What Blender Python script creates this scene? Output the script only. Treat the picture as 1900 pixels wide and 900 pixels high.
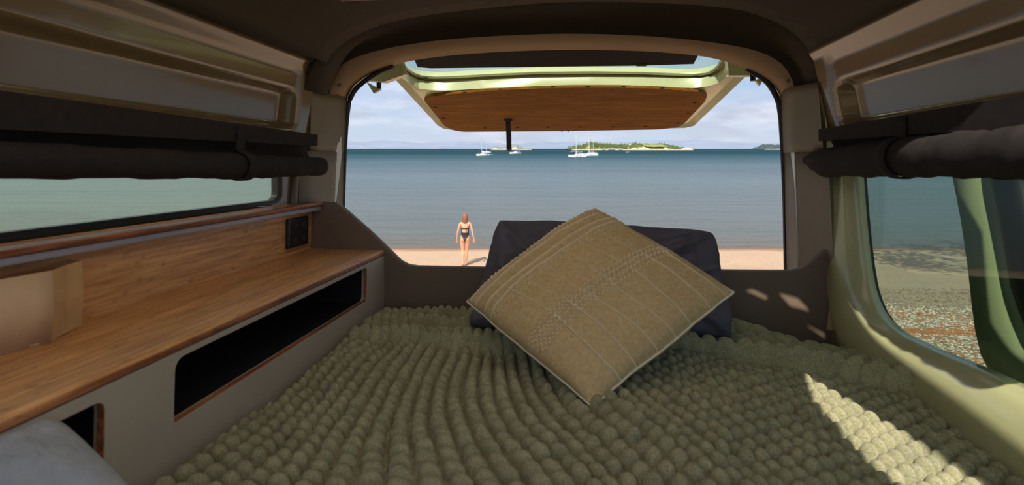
import bpy, bmesh, math, random
import numpy as np
from math import sin, cos, tan, atan, pi, sqrt, radians
from mathutils import Vector, Matrix, noise as mnoise

for o in list(bpy.data.objects): bpy.data.objects.remove(o)
SC = bpy.context.scene
COL = SC.collection
random.seed(7); rng = np.random.default_rng(7)

# ------------------------------------------------------------------ camera
EYE = 3.9                       # eye height above the sea
F = 950.0                       # focal length in pixels of the 1900 wide frame
cam_d = bpy.data.cameras.new('camera'); cam = bpy.data.objects.new('camera', cam_d); COL.objects.link(cam)
cam.location = (0, 0, EYE); cam.rotation_euler = (pi/2, 0, 0)
cam_d.sensor_width = 36; cam_d.lens = 18; cam_d.shift_y = -174/1900
cam_d.clip_start = 0.02; cam_d.clip_end = 90000
cam_d.dof.use_dof = True; cam_d.dof.focus_distance = 1.9; cam_d.dof.aperture_fstop = 6.3
SC.camera = cam

# ------------------------------------------------------------------ sky
world = bpy.data.worlds.new('world'); SC.world = world; world.use_nodes = True
wn, wl = world.node_tree.nodes, world.node_tree.links
wn.clear()
w_out = wn.new('ShaderNodeOutputWorld'); w_bg = wn.new('ShaderNodeBackground')
w_tc = wn.new('ShaderNodeTexCoord'); w_sep = wn.new('ShaderNodeSeparateXYZ')
w_ramp = wn.new('ShaderNodeValToRGB')
wl.new(w_tc.outputs['Generated'], w_sep.inputs[0]); wl.new(w_sep.outputs['Z'], w_ramp.inputs[0])
cr = w_ramp.color_ramp
cr.elements[0].position = 0.0; cr.elements[0].color = (.37, .41, .49, 1)
cr.elements[1].position = 1.0; cr.elements[1].color = (.40, .48, .66, 1)
for p, c in ((.04, (.35, .41, .51, 1)), (.11, (.28, .37, .51, 1)), (.35, (.39, .47, .60, 1))):
    e = cr.elements.new(p); e.color = c
w_map = wn.new('ShaderNodeMapping'); w_map.inputs['Scale'].default_value = (1, 1, 4.2)
w_map.inputs['Location'].default_value = (.35, 0, .1)
wl.new(w_tc.outputs['Generated'], w_map.inputs[0])
w_noi = wn.new('ShaderNodeTexNoise'); w_noi.inputs['Scale'].default_value = 4.2; w_noi.inputs['Detail'].default_value = 9
w_noi.inputs['Roughness'].default_value = .58
wl.new(w_map.outputs[0], w_noi.inputs['Vector'])
w_cr = wn.new('ShaderNodeValToRGB'); w_cr.color_ramp.elements[0].position = .43; w_cr.color_ramp.elements[1].position = .66
w_cr.color_ramp.elements[1].color = (.8, .8, .8, 1)
wl.new(w_noi.outputs['Fac'], w_cr.inputs[0])
w_noi2 = wn.new('ShaderNodeTexNoise'); w_noi2.inputs['Scale'].default_value = 9; w_noi2.inputs['Detail'].default_value = 6
wl.new(w_map.outputs[0], w_noi2.inputs['Vector'])
w_cc = wn.new('ShaderNodeValToRGB'); w_cc.color_ramp.elements[0].position = .4; w_cc.color_ramp.elements[1].position = .62
w_cc.color_ramp.elements[0].color = (.34, .36, .43, 1); w_cc.color_ramp.elements[1].color = (.52, .54, .60, 1)
wl.new(w_noi2.outputs['Fac'], w_cc.inputs[0])
w_mix = wn.new('ShaderNodeMix'); w_mix.data_type = 'RGBA'
wl.new(w_cr.outputs[0], w_mix.inputs['Factor']); wl.new(w_ramp.outputs[0], w_mix.inputs['A']); wl.new(w_cc.outputs[0], w_mix.inputs['B'])
wl.new(w_mix.outputs['Result'], w_bg.inputs[0]); wl.new(w_bg.outputs[0], w_out.inputs[0])
w_bg.inputs[1].default_value = 1.0

# ------------------------------------------------------------------ sun
SUN_DIR = Vector((.24, .66, -.75)).normalized()
sd = bpy.data.lights.new('sun', 'SUN'); sd.energy = 3.9; sd.angle = radians(.53); sd.color = (1, .93, .82)
sun = bpy.data.objects.new('sun', sd); COL.objects.link(sun)
sun.rotation_euler = SUN_DIR.to_track_quat('-Z', 'Y').to_euler()

SC.view_settings.view_transform = 'Standard'; SC.view_settings.look = 'None'
SC.view_settings.gamma = 1; SC.view_settings.use_curve_mapping = False
SC.view_settings.exposure = 0.75

# ------------------------------------------------------------------ the van's own frame (y towards its tail, slightly nose-up)
th = atan((1080-950)/F); ph = atan((303-276)/F*cos(th))
ct, st, cp, sp = cos(th), sin(th), cos(ph), sin(ph)
M3 = np.array([[ct, st, 0], [-st, ct, 0], [0, 0, 1]]) @ np.array([[1, 0, 0], [0, cp, sp], [0, -sp, cp]])
VM = Matrix.Translation((0, 0, EYE)) @ Matrix(M3.tolist()).to_4x4()

def P(px, py, x=None, y=None, z=None, pl=None):
    """survey: the point of the van where the sight line of (px,py) meets a plane of the van"""
    d = M3.T @ np.array([(px-950)/F, 1, -(py-276)/F])
    if pl: k = pl[0]/(d[2]-pl[1]*d[1])         # plane z = pl0 + pl1*y
    elif x is not None: k = x/d[0]
    elif y is not None: k = y/d[1]
    else: k = z/d[2]
    return Vector(d*k)
def W(px, py, d): return Vector(((px-950)/F*d, d, EYE-(py-276)/F*d))

# ------------------------------------------------------------------ materials
def lin(r, g, b):
    f = lambda c: (c/255/12.92 if c/255 <= .04045 else ((c/255+.055)/1.055)**2.4)
    return (f(r), f(g), f(b), 1)
class Mat:
    def __init__(s, name, rgb=(.5, .5, .5, 1), rough=.5, spec=.5, metal=0, coat=0):
        s.m = bpy.data.materials.new(name); s.m.use_nodes = True
        s.n, s.l = s.m.node_tree.nodes, s.m.node_tree.links
        s.b = s.n['Principled BSDF']; s.out = s.n['Material Output']
        s.b.inputs['Base Color'].default_value = rgb; s.b.inputs['Roughness'].default_value = rough
        s.b.inputs['Specular IOR Level'].default_value = spec; s.b.inputs['Metallic'].default_value = metal
        s.b.inputs['Coat Weight'].default_value = coat; s.b.inputs['Coat Roughness'].default_value = .08
        s.rgb = rgb
    def node(s, t, **k):
        n = s.n.new('ShaderNode'+t)
        for a, v in k.items():
            if a in n.inputs: n.inputs[a].default_value = v
            else: setattr(n, a, v)
        return n
    def coords(s, scale=(1, 1, 1), kind='Object', rot=(0, 0, 0)):
        tc = s.node('TexCoord'); mp = s.node('Mapping'); mp.inputs['Scale'].default_value = scale; mp.inputs['Rotation'].default_value = rot
        s.l.new(tc.outputs[kind], mp.inputs[0]); return mp.outputs[0]
    def noise(s, scale, detail=4, sc=(1, 1, 1), rough=.5, kind='Object', rot=(0, 0, 0)):
        n = s.node('TexNoise', Scale=scale, Detail=detail, Roughness=rough); s.l.new(s.coords(sc, kind, rot), n.inputs['Vector']); return n.outputs['Fac']
    def ramp(s, fac, stops):
        r = s.node('ValToRGB'); e = r.color_ramp.elements
        e[0].position, e[0].color = stops[0]; e[1].position, e[1].color = stops[-1]
        for p, c in stops[1:-1]: q = e.new(p); q.color = c
        s.l.new(fac, r.inputs[0]); return r.outputs[0]
    def mix(s, fac, a, b, mode='MIX'):
        m = s.node('Mix', data_type='RGBA', blend_type=mode)
        for sock, v in (('Factor', fac), ('A', a), ('B', b)):
            if hasattr(v, 'links'): s.l.new(v, m.inputs[sock])
            else: m.inputs[sock].default_value = v
        return m.outputs['Result']
    def color(s, sock): s.l.new(sock, s.b.inputs['Base Color'])
    def bump(s, fac, strength=.3, dist=.002):
        b = s.node('Bump', Strength=strength, Distance=dist)
        if s.b.inputs['Normal'].links: s.l.new(s.b.inputs['Normal'].links[0].from_socket, b.inputs['Normal'])
        s.l.new(fac, b.inputs['Height']); s.l.new(b.outputs[0], s.b.inputs['Normal'])
    def vary(s, scale=8, amt=.15, sc=(1, 1, 1), bump=0, bscale=300, bdist=.0005):
        c = s.rgb; lo = tuple(x*(1-amt) for x in c[:3])+(1,); hi = tuple(min(1, x*(1+amt)) for x in c[:3])+(1,)
        s.color(s.ramp(s.noise(scale, 5, sc), [(.3, lo), (.7, hi)]))
        if bump: s.bump(s.noise(bscale, 3), bump, bdist)
        return s.m

def mat(name, rgb, rough=.5, **k):
    v = k.pop('v', None); m = Mat(name, lin(*rgb), rough, **k)
    return m.vary(**(v or {}))
PAINT = mat('sage_paint', (178, 178, 132), .28, coat=.5, v=dict(scale=3, amt=.05))
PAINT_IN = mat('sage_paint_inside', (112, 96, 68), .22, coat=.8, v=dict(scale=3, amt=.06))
TRIM = mat('taupe_trim_plastic', (118, 110, 92), .55, v=dict(scale=6, amt=.06, bump=.15, bscale=900))
HEAD = mat('dark_brown_headliner', (54, 46, 32), .85, v=dict(scale=5, amt=.08, bump=.2, bscale=700))
BAND = mat('brown_arch_trim', (168, 140, 108), .6, v=dict(scale=6, amt=.06, bump=.12, bscale=900))
LINING = mat('taupe_panel_board', (108, 92, 76), .55, v=dict(scale=10, amt=.06, bump=.1, bscale=800))
LIN_L = mat('warm_grey_panel', (176, 164, 148), .55, v=dict(scale=10, amt=.05, bump=.1, bscale=800))
RUBBER = mat('black_rubber', (18, 18, 20), .45, v=dict(scale=20, amt=.2))
FABRIC = mat('charcoal_blind_fabric', (46, 42, 41), .95, spec=.15, v=dict(scale=60, amt=.15, bump=.5, bscale=1500))
BLACKP = mat('black_plastic', (24, 24, 25), .4, v=dict(scale=20, amt=.15))
DARKBOX = mat('dark_cubby_lining', (22, 20, 24), .8, v=dict(scale=20, amt=.15))
STEEL = mat('dull_steel', (150, 150, 150), .35, metal=.8, v=dict(scale=30, amt=.1))
CHROME = mat('dark_screw_metal', (60, 48, 36), .4, metal=.6, v=dict(scale=30, amt=.1))
CARD = mat('tan_card', (205, 172, 138), .8, v=dict(scale=14, amt=.08, bump=.3, bscale=400))
CARD2 = mat('tan_card_side', (196, 156, 106), .8, v=dict(scale=30, amt=.1, bump=.3, bscale=400))
WHITE = mat('white_gelcoat', (240, 240, 238), .3, v=dict(scale=.4, amt=.03))
GREYB = mat('grey_gelcoat', (120, 122, 128), .35, v=dict(scale=.4, amt=.05))
NAVY = mat('navy_canvas', (38, 50, 80), .8, v=dict(scale=1, amt=.1))
BOATGLASS = mat('dark_boat_window', (30, 36, 44), .15, v=dict(scale=1, amt=.1))
ALU = mat('pale_mast_metal', (205, 205, 205), .35, v=dict(scale=1, amt=.05))
SKIN = mat('skin', (206, 150, 118), .5, v=dict(scale=6, amt=.06))
HAIR = mat('auburn_hair', (126, 84, 58), .45, v=dict(scale=40, amt=.35, sc=(4, 4, .4)))
SWIM = mat('black_swimsuit_cloth', (26, 28, 36), .6, v=dict(scale=60, amt=.15))
SHEET = mat('dark_grey_sheet', (66, 64, 74), .9, spec=.2, v=dict(scale=30, amt=.1, bump=.4, bscale=900))
BARK = mat('bark', (96, 78, 62), .9, v=dict(scale=9, amt=.3))
LEAF = mat('dark_leaves', (64, 84, 42), .6, v=dict(scale=6, amt=.3))
GRASS = mat('green_grass', (120, 150, 50), .7, v=dict(scale=9, amt=.3))
LITTER = mat('rust_leaf_litter', (176, 110, 62), .8, v=dict(scale=9, amt=.35))
HOUSE = mat('white_house_wall', (225, 220, 210), .7, v=dict(scale=.05, amt=.05))

def bamboo(name, c1, c2, c3, along='y'):
    """strand-woven bamboo: narrow strips with dark nodes, running along one axis"""
    m = Mat(name, lin(*c2), .8 if along == 'x' else .45, coat=0 if along == 'x' else .12, spec=.2 if along == 'x' else .5)
    sc = (1, .06, 1) if along == 'y' else (.06, 1, 1)
    fine = m.noise(160, 4, sc); broad = m.noise(38, 3, sc)
    c = m.ramp(fine, [(.3, lin(*c1)), (.5, lin(*c2)), (.72, lin(*c3))])
    fleck = m.ramp(m.noise(110, 2, (1, .4, 1) if along == 'y' else (.35, 1, 1)), [(.60, (0, 0, 0, 1)), (.80, (.8, .8, .8, 1))])
    c = m.mix(fleck, c, tuple(x*.55 for x in lin(*c1)[:3])+(1,))
    c2n = m.ramp(broad, [(.3, (.78, .78, .78, 1)), (.7, (1.15, 1.12, 1.1, 1))])
    c = m.mix(1.0, c, c2n, 'MULTIPLY')
    m.color(c); m.bump(fine, .15, .0004); return m.m
BAMBOO = bamboo('bamboo_board', (176, 120, 70), (204, 150, 94), (222, 172, 114))
BAMBOO_X = bamboo('bamboo_panel_tailgate', (102, 62, 14), (122, 78, 20), (140, 92, 28), 'x')
PLYEDGE = bamboo('bamboo_board_edge', (112, 66, 40), (150, 92, 56), (190, 128, 84))

def glass(name, tint, gloss=1.0):
    m = Mat(name); m.n.remove(m.b)
    t = m.node('BsdfTransparent'); t.inputs[0].default_value = tint
    g = m.node('BsdfGlossy'); g.inputs['Roughness'].default_value = .01
    lw = m.node('LayerWeight', Blend=.5); mx = m.node('MixShader')
    pw_ = m.node('Math', operation='POWER'); m.l.new(lw.outputs['Facing'], pw_.inputs[0]); pw_.inputs[1].default_value = 5
    f = m.node('Math', operation='MULTIPLY_ADD'); m.l.new(pw_.outputs[0], f.inputs[0]); f.inputs[1].default_value = .9; f.inputs[2].default_value = .045
    nz = m.noise(3, 2); mm = m.node('Math', operation='MULTIPLY_ADD'); mm.inputs[1].default_value = .02; mm.inputs[2].default_value = 0
    m.l.new(nz, mm.inputs[0])
    ad = m.node('Math', operation='MULTIPLY'); ad.inputs[1].default_value = gloss; m.l.new(f.outputs[0], ad.inputs[0])
    a2 = m.node('Math', operation='ADD'); m.l.new(ad.outputs[0], a2.inputs[0]); m.l.new(mm.outputs[0], a2.inputs[1])
    m.l.new(a2.outputs[0], mx.inputs[0]); m.l.new(t.outputs[0], mx.inputs[1]); m.l.new(g.outputs[0], mx.inputs[2])
    m.l.new(mx.outputs[0], m.out.inputs[0]); return m.m
GL_LEFT = glass('green_tinted_glass', (.94, .98, .86, 1), .8)
GL_RIGHT = glass('smoky_teal_glass', (.60, .70, .66, 1), .7)
GL_DOOR = glass('door_glass', (.5, .66, .62, 1), .6)
GL_TAIL = glass('tailgate_glass', (.86, .92, .88, 1), .8)

m = Mat('translucent_fill_panel'); m.n.remove(m.b)  # for the unseen roof panel added to brighten bed and shelf
tr_ = m.node('BsdfTranslucent'); df = m.node('BsdfDiffuse'); mx_ = m.node('MixShader')
m.l.new(m.ramp(m.noise(2, 3), [(.3, (.86, .78, .66, 1)), (.7, (.92, .84, .72, 1))]), tr_.inputs[0]); df.inputs[0].default_value = (.8, .78, .74, 1)
mx_.inputs[0].default_value = .35; m.l.new(tr_.outputs[0], mx_.inputs[1]); m.l.new(df.outputs[0], mx_.inputs[2]); m.l.new(mx_.outputs[0], m.out.inputs[0]); DIFFUSER = m.m
# knitted wool
m = Mat('olive_chunky_wool', lin(150, 150, 112), .95, .1)
m.b.inputs['Sheen Weight'].default_value = .25
c = m.ramp(m.noise(420, 4, rough=.7), [(.3, lin(130, 130, 94)), (.55, lin(180, 176, 136)), (.75, lin(214, 206, 164))])
m.color(m.mix(1.0, c, m.ramp(m.noise(26, 3), [(.3, (.8, .8, .8, 1)), (.7, (1.12, 1.1, 1.05, 1))]), 'MULTIPLY'))
m.bump(m.noise(900, 4, rough=.8), .9, .002); WOOL = m.m
# cushion cloth
m = Mat('cream_woven_cotton', lin(196, 168, 118), .95, .15)
c = m.ramp(m.noise(160, 4, rough=.7), [(.3, lin(188, 160, 112)), (.7, lin(216, 190, 142))])
at = m.node('Attribute'); at.attribute_name = 'yarn'
c = m.mix(at.outputs['Fac'], c, lin(240, 226, 196)); m.color(c); m.bump(m.noise(1300, 3, rough=.8), .6, .001)
w1 = m.node('TexWave', Scale=130, bands_direction='X'); w2 = m.node('TexWave', Scale=130, bands_direction='Y')
uv = m.coords((1, 1, 1), 'UV')
for w_ in (w1, w2): m.l.new(uv, w_.inputs['Vector']); m.bump(w_.outputs['Fac'], .3, .0008)
CREAM = m.m
m = Mat('cream_raised_yarn', lin(232, 220, 192), .95, .15); m.vary(200, .1, bump=.6, bscale=900, bdist=.001); YARN = m.m
m = Mat('charcoal_linen', lin(94, 90, 100), .9, .2); m.vary(40, .1, bump=.5, bscale=1200, bdist=.0008); LINEN_ = m.m
m = Mat('pale_grey_knit', lin(150, 154, 160), .95, .15); m.vary(50, .12, bump=.5, bscale=700, bdist=.001); GREYKNIT = m.m

# sand
m = Mat('sand', lin(226, 190, 150), .9, .2)
nA = m.noise(1.2, 8, rough=.65); nB = m.noise(45, 3, rough=.7); nC = m.noise(9, 4, (1, 3, 1))
c = m.ramp(nB, [(.3, lin(128, 104, 82)), (.5, lin(170, 145, 120)), (.72, lin(202, 184, 164))])
c = m.mix(m.ramp(nA, [(.35, (0, 0, 0, 1)), (.62, (.4, .4, .4, 1))]), c, lin(196, 158, 118))
c = m.mix(m.ramp(nC, [(.62, (0, 0, 0, 1)), (.75, (.45, .45, .45, 1))]), c, lin(160, 122, 90))
# wet, weedy line at the water's edge (object space = world space, shore at y = 20)
sx = m.node('SeparateXYZ'); tc = m.node('TexCoord'); m.l.new(tc.outputs['Object'], sx.inputs[0])
wob = m.node('Math', operation='MULTIPLY_ADD'); wob.inputs[1].default_value = .8; m.l.new(m.noise(.5, 4), wob.inputs[0]); m.l.new(sx.outputs['Y'], wob.inputs[2])
wet = m.node('MapRange'); wet.inputs['From Min'].default_value = 19.75; wet.inputs['From Max'].default_value = 20.15; m.l.new(wob.outputs[0], wet.inputs['Value'])
c = m.mix(wet.outputs[0], c, lin(150, 112, 84))
m.color(c); m.bump(nB, .6, .012); m.bump(m.noise(6, 6), .5, .03); SAND = m.m
SHELL = mat('bleached_shell', (226, 204, 178), .6, v=dict(scale=3, amt=.12))
PEBBLE = mat('brown_pebble', (132, 100, 76), .7, v=dict(scale=3, amt=.35))

# sea
m = Mat('sea_water', lin(44, 88, 100), .12, .5)
tc = m.node('TexCoord'); sx = m.node('SeparateXYZ'); m.l.new(tc.outputs['Object'], sx.inputs[0])
mr = m.node('MapRange'); mr.inputs['From Min'].default_value = 20; mr.inputs['From Max'].default_value = 420; m.l.new(sx.outputs['Y'], mr.inputs['Value'])
deep = m.ramp(mr.outputs[0], [(0, lin(104, 92, 76)), (.008, lin(92, 96, 90)), (.05, lin(88, 98, 98)), (.22, lin(62, 84, 90)), (.5, lin(34, 70, 80)), (1, lin(26, 58, 66))])
m.color(deep); m.b.inputs['Specular IOR Level'].default_value = 0; m.b.inputs['Roughness'].default_value = 1
m.bump(m.noise(5.5, 5, (.45, 1.3, 1), .6), .9, .12); m.bump(m.noise(.35, 5, (.35, 1.4, 1), .6), .8, .6)
m.bump(m.noise(.03, 4, (.3, 1.6, 1), .6), .4, 3)
gl_ = m.node('BsdfGlossy'); gl_.inputs['Roughness'].default_value = .16
m.l.new(m.b.inputs['Normal'].links[0].from_socket, gl_.inputs['Normal'])
fr_ = m.node('Fresnel', IOR=1.33); m.l.new(m.b.inputs['Normal'].links[0].from_socket, fr_.inputs['Normal'])
kk = m.ramp(mr.outputs[0], [(0, (1, 1, 1, 1)), (.12, (1, 1, 1, 1)), (.28, (.7, .7, .7, 1)), (.5, (.34, .34, .34, 1)), (1, (.1, .1, .1, 1))])
wind = m.ramp(m.noise(.02, 5, (.25, 1.2, 1), .6), [(.35, (.7, .7, .7, 1)), (.65, (1.15, 1.15, 1.15, 1))])
kw = m.mix(1.0, kk, wind, 'MULTIPLY'); fm_ = m.node('Math', operation='MULTIPLY'); m.l.new(kw, fm_.inputs[0]); m.l.new(fr_.outputs[0], fm_.inputs[1])
mxs = m.node('MixShader'); m.l.new(fm_.outputs[0], mxs.inputs[0]); m.l.new(m.b.outputs[0], mxs.inputs[1]); m.l.new(gl_.outputs[0], mxs.inputs[2]); m.l.new(mxs.outputs[0], m.out.inputs[0])
SEA = m.m
# far land
def landmat(name, stops, scale, rough=.95, sc=(1, 1, 1)):
    m = Mat(name, (.3, .3, .3, 1), rough, .1); m.color(m.ramp(m.noise(scale, 6, sc, .65), stops)); return m.m
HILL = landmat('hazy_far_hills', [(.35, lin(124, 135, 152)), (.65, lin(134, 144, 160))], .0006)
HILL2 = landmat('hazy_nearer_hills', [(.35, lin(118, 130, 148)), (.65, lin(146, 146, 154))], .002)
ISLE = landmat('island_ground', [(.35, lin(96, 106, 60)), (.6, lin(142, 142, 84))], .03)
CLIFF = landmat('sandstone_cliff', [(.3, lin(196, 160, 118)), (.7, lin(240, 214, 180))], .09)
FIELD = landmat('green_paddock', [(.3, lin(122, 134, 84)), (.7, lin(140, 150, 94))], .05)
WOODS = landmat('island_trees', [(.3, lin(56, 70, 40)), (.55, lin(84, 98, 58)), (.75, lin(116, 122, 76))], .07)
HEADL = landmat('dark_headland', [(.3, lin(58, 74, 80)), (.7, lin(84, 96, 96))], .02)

# ------------------------------------------------------------------ mesh helpers
def mesh_from(verts, faces, smooth=False, mats=None, fm=None):
    me = bpy.data.meshes.new('mesh'); me.from_pydata([tuple(v) for v in verts], [], faces)
    if smooth: me.polygons.foreach_set('use_smooth', [True]*len(me.polygons))
    for mm in (mats or []): me.materials.append(mm)
    if fm is not None: me.polygons.foreach_set('material_index', fm)
    me.update(); return me
class B:
    """collects faces for ONE mesh"""
    def __init__(s): s.v = []; s.f = []
    def add(s, v, f):
        k = len(s.v); s.v += [tuple(p) for p in v]; s.f += [tuple(i+k for i in q) for q in f]; return s
    def box(s, a, b, bev=0):
        (x0, y0, z0), (x1, y1, z1) = a, b
        if bev:
            bm = bmesh.new(); bmesh.ops.create_cube(bm, size=1)
            for v in bm.verts: v.co = Vector(((x0+x1)/2+v.co.x*(x1-x0), (y0+y1)/2+v.co.y*(y1-y0), (z0+z1)/2+v.co.z*(z1-z0)))
            bmesh.ops.bevel(bm, geom=bm.edges[:], offset=bev, segments=2, affect='EDGES', profile=.6)
            bm.verts.index_update(); s.add([v.co for v in bm.verts], [[v.index for v in f.verts] for f in bm.faces]); bm.free(); return s
        return s.add([(x0, y0, z0), (x1, y0, z0), (x1, y1, z0), (x0, y1, z0), (x0, y0, z1), (x1, y0, z1), (x1, y1, z1), (x0, y1, z1)],
                     [(0, 3, 2, 1), (4, 5, 6, 7), (0, 1, 5, 4), (1, 2, 6, 5), (2, 3, 7, 6), (3, 0, 4, 7)])
    def tube(s, pts, r, n=10, cap=True, sq=(1, 1)):
        pts = [Vector(p) for p in pts]; rs = r if hasattr(r, '__len__') else [r]*len(pts); vs = []
        for i, p in enumerate(pts):
            t = (pts[min(i+1, len(pts)-1)]-pts[max(i-1, 0)]).normalized()
            up = Vector((0, 0, 1)) if abs(t.z) < .95 else Vector((0, 1, 0))
            a = t.cross(up).normalized(); b = a.cross(t)
            vs += [p+(a*cos(2*pi*k/n)*sq[0]+b*sin(2*pi*k/n)*sq[1])*rs[i] for k in range(n)]
        fs = [(i*n+k, i*n+(k+1) % n, (i+1)*n+(k+1) % n, (i+1)*n+k) for i in range(len(pts)-1) for k in range(n)]
        if cap: fs += [tuple(range(n))[::-1], tuple(range((len(pts)-1)*n, len(pts)*n))]
        return s.add(vs, fs)
    def prism(s, poly, d):
        """closed 3D polygon extruded by vector d"""
        n = len(poly); d = Vector(d); p = [Vector(q) for q in poly]
        return s.add(p+[q+d for q in p], [tuple(range(n))[::-1], tuple(range(n, 2*n))]+[(i, (i+1) % n, n+(i+1) % n, n+i) for i in range(n)])
    def loft(s, rows, closed=False, capends=False):
        n = len(rows[0]); v = [p for r in rows for p in r]; m_ = n if closed else n-1
        f = [(i*n+k, i*n+(k+1) % n, (i+1)*n+(k+1) % n, (i+1)*n+k) for i in range(len(rows)-1) for k in range(m_)]
        if capends: f += [tuple(range(n))[::-1], tuple(range((len(rows)-1)*n, len(rows)*n))]
        return s.add(v, f)
    def me(s, smooth=False, *mats): return mesh_from(s.v, s.f, smooth, mats)

def tag(o, label=None, cat=None, group=None, kind=None):
    for k, v in (('label', label), ('category', cat), ('group', group), ('kind', kind)):
        if v: o[k] = v
    return o
BASE = Matrix.Identity(4)       # frame of the things being built: VM inside the van, identity outside
def empty(name, loc, *t, **k):
    o = bpy.data.objects.new(name, None); COL.objects.link(o); o.empty_display_size = .05
    o.matrix_world = BASE @ Matrix.Translation(loc); tag(o, *t, **k); o['_loc'] = [float(c) for c in loc]; return o
LOCS = {}
def obj(name, b, m=None, parent=None, smooth=False, mods=(), auto=None):
    me = b if isinstance(b, bpy.types.Mesh) else mesh_from(b.v, b.f, smooth)
    if m and not me.materials: me.materials.append(m)
    o = bpy.data.objects.new(name, me); COL.objects.link(o)
    if parent is None:
        co = np.empty(len(me.vertices)*3); me.vertices.foreach_get('co', co); co = co.reshape(-1, 3)
        loc = Vector(((co[:, 0].min()+co[:, 0].max())/2, (co[:, 1].min()+co[:, 1].max())/2, co[:, 2].min()))
        o.matrix_world = BASE @ Matrix.Translation(loc)
    else:
        loc = LOCS[parent.name]; o.parent = parent
    me.transform(Matrix.Translation(-loc)); LOCS[o.name] = loc
    if parent is not None and parent.type == 'MESH' : pass
    for t, kw in mods:
        md = o.modifiers.new(t.lower(), t)
        for a, v in kw.items(): setattr(md, a, v)
    if auto: me.shade_smooth() if hasattr(me, 'shade_smooth') else None
    if auto:
        me.set_sharp_from_angle(angle=radians(auto))
    return o
_e = empty
def empty(name, loc, *t, **k):
    o = _e(name, loc, *t, **k); del o['_loc']; LOCS[o.name] = Vector(loc); return o
SOL = lambda th_, off=1: ('SOLIDIFY', dict(thickness=th_, offset=off))

def resample(pts, n):
    pts = [Vector(p) for p in pts]; L = [0]
    for a, b in zip(pts, pts[1:]): L.append(L[-1]+(b-a).length)
    out = []
    for i in range(n):
        t = L[-1]*i/(n-1); j = 0
        while j < len(L)-2 and L[j+1] < t: j += 1
        k = (t-L[j])/max(1e-9, L[j+1]-L[j]); out.append(pts[j].lerp(pts[j+1], k))
    return out
def smooth_pts(pts, it=2):
    pts = [Vector(p) for p in pts]
    for _ in range(it):
        q = [pts[0]]
        for a, b in zip(pts, pts[1:]): q += [a.lerp(b, .25), a.lerp(b, .75)]
        pts = q+[pts[-1]]
    return pts
def star(poly, c, N):
    """closed 2D polygon sampled at N directions from c"""
    c = np.array(c); pl = np.array(poly, float)-c; out = []
    for k in range(N):
        a = 2*pi*k/N; d = np.array([cos(a), sin(a)]); best = None
        for i in range(len(pl)):
            p, q = pl[i], pl[(i+1) % len(pl)]; e = q-p; den = d[0]*e[1]-d[1]*e[0]
            if abs(den) < 1e-12: continue
            t = (p[0]*e[1]-p[1]*e[0])/den; u = (p[0]*d[1]-p[1]*d[0])/den
            if t > 0 and -1e-9 <= u <= 1+1e-9 and (best is None or t > best): best = t
        out.append(c+d*best)
    return out
def round_poly(poly, r, seg=6):
    out = []; n = len(poly)
    for i in range(n):
        p = Vector(poly[i]); a = Vector(poly[i-1]); b = Vector(poly[(i+1) % n])
        rr = r[i] if hasattr(r, '__len__') else r
        da = (a-p); db = (b-p); k = min(rr, da.length*.49, db.length*.49)
        s_, e_ = p+da.normalized()*k, p+db.normalized()*k
        if k < 1e-6: out.append(p); continue
        for j in range(seg+1):
            t = j/seg; out.append(s_*(1-t)**2+p*2*t*(1-t)+e_*t*t)
    return out
def fbm(x, y, s, seed=0, oct=3):
    """cheap smooth numpy value noise"""
    r = np.zeros_like(x); amp = 1; tot = 0
    for o_ in range(oct):
        g = np.random.default_rng(seed*31+o_).random((64, 64)); X = x*s; Y = y*s
        xi = np.floor(X).astype(int); yi = np.floor(Y).astype(int); fx = X-xi; fy = Y-yi
        fx = fx*fx*(3-2*fx); fy = fy*fy*(3-2*fy); G = lambda a, b: g[a % 64, b % 64]
        r += amp*((G(xi, yi)*(1-fx)+G(xi+1, yi)*fx)*(1-fy)+(G(xi, yi+1)*(1-fx)+G(xi+1, yi+1)*fx)*fy)
        tot += amp; amp *= .5; s = s*2.03
    return r/tot*2-1
def grid_mesh(V, closed_u=False, smooth=True, uv=None):
    nu, nv = V.shape[:2]; idx = np.arange(nu*nv).reshape(nu, nv)
    f = np.stack([idx[:-1, :-1], idx[1:, :-1], idx[1:, 1:], idx[:-1, 1:]], -1).reshape(-1, 4)
    me = bpy.data.meshes.new('mesh'); me.vertices.add(nu*nv); me.vertices.foreach_set('co', V.reshape(-1).astype(np.float32))
    me.loops.add(f.size); me.loops.foreach_set('vertex_index', f.reshape(-1).astype(np.int32))
    me.polygons.add(len(f)); me.polygons.foreach_set('loop_start', np.arange(0, f.size, 4, dtype=np.int32))
    me.update(calc_edges=True)
    if smooth: me.polygons.foreach_set('use_smooth', np.ones(len(f), bool))
    return me

# =================================================================== OUTSIDE: ground, sea, far land
def ground_z(x, y):
    ys = [-40, -2, 1.5, 3.0, 5, 8, 12, 16.6, 20.1, 24, 40]
    zs = [2.5, 2.45, 2.45, 2.42, 2.0, 1.2, .55, .10, -.005, -.5, -3]
    return np.interp(y, ys, zs)+.02*fbm(x, y, .35, 3)*np.clip((20-y)/6, 0, 1)
gx = np.concatenate([np.linspace(-90, -26, 24), np.linspace(-25, 25, 160), np.linspace(26, 90, 24)])
gy = np.concatenate([np.linspace(-40, 0, 20), np.linspace(.3, 24, 180), np.linspace(25, 40, 6)])
X, Y = np.meshgrid(gx, gy, indexing='ij')
g = obj('ground', grid_mesh(np.stack([X, Y, ground_z(X, Y)], -1)), SAND); g['kind'] = 'structure'
g.data.transform(Matrix.Translation(Vector(g.location))); g.location = (0, 0, 0)

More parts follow.
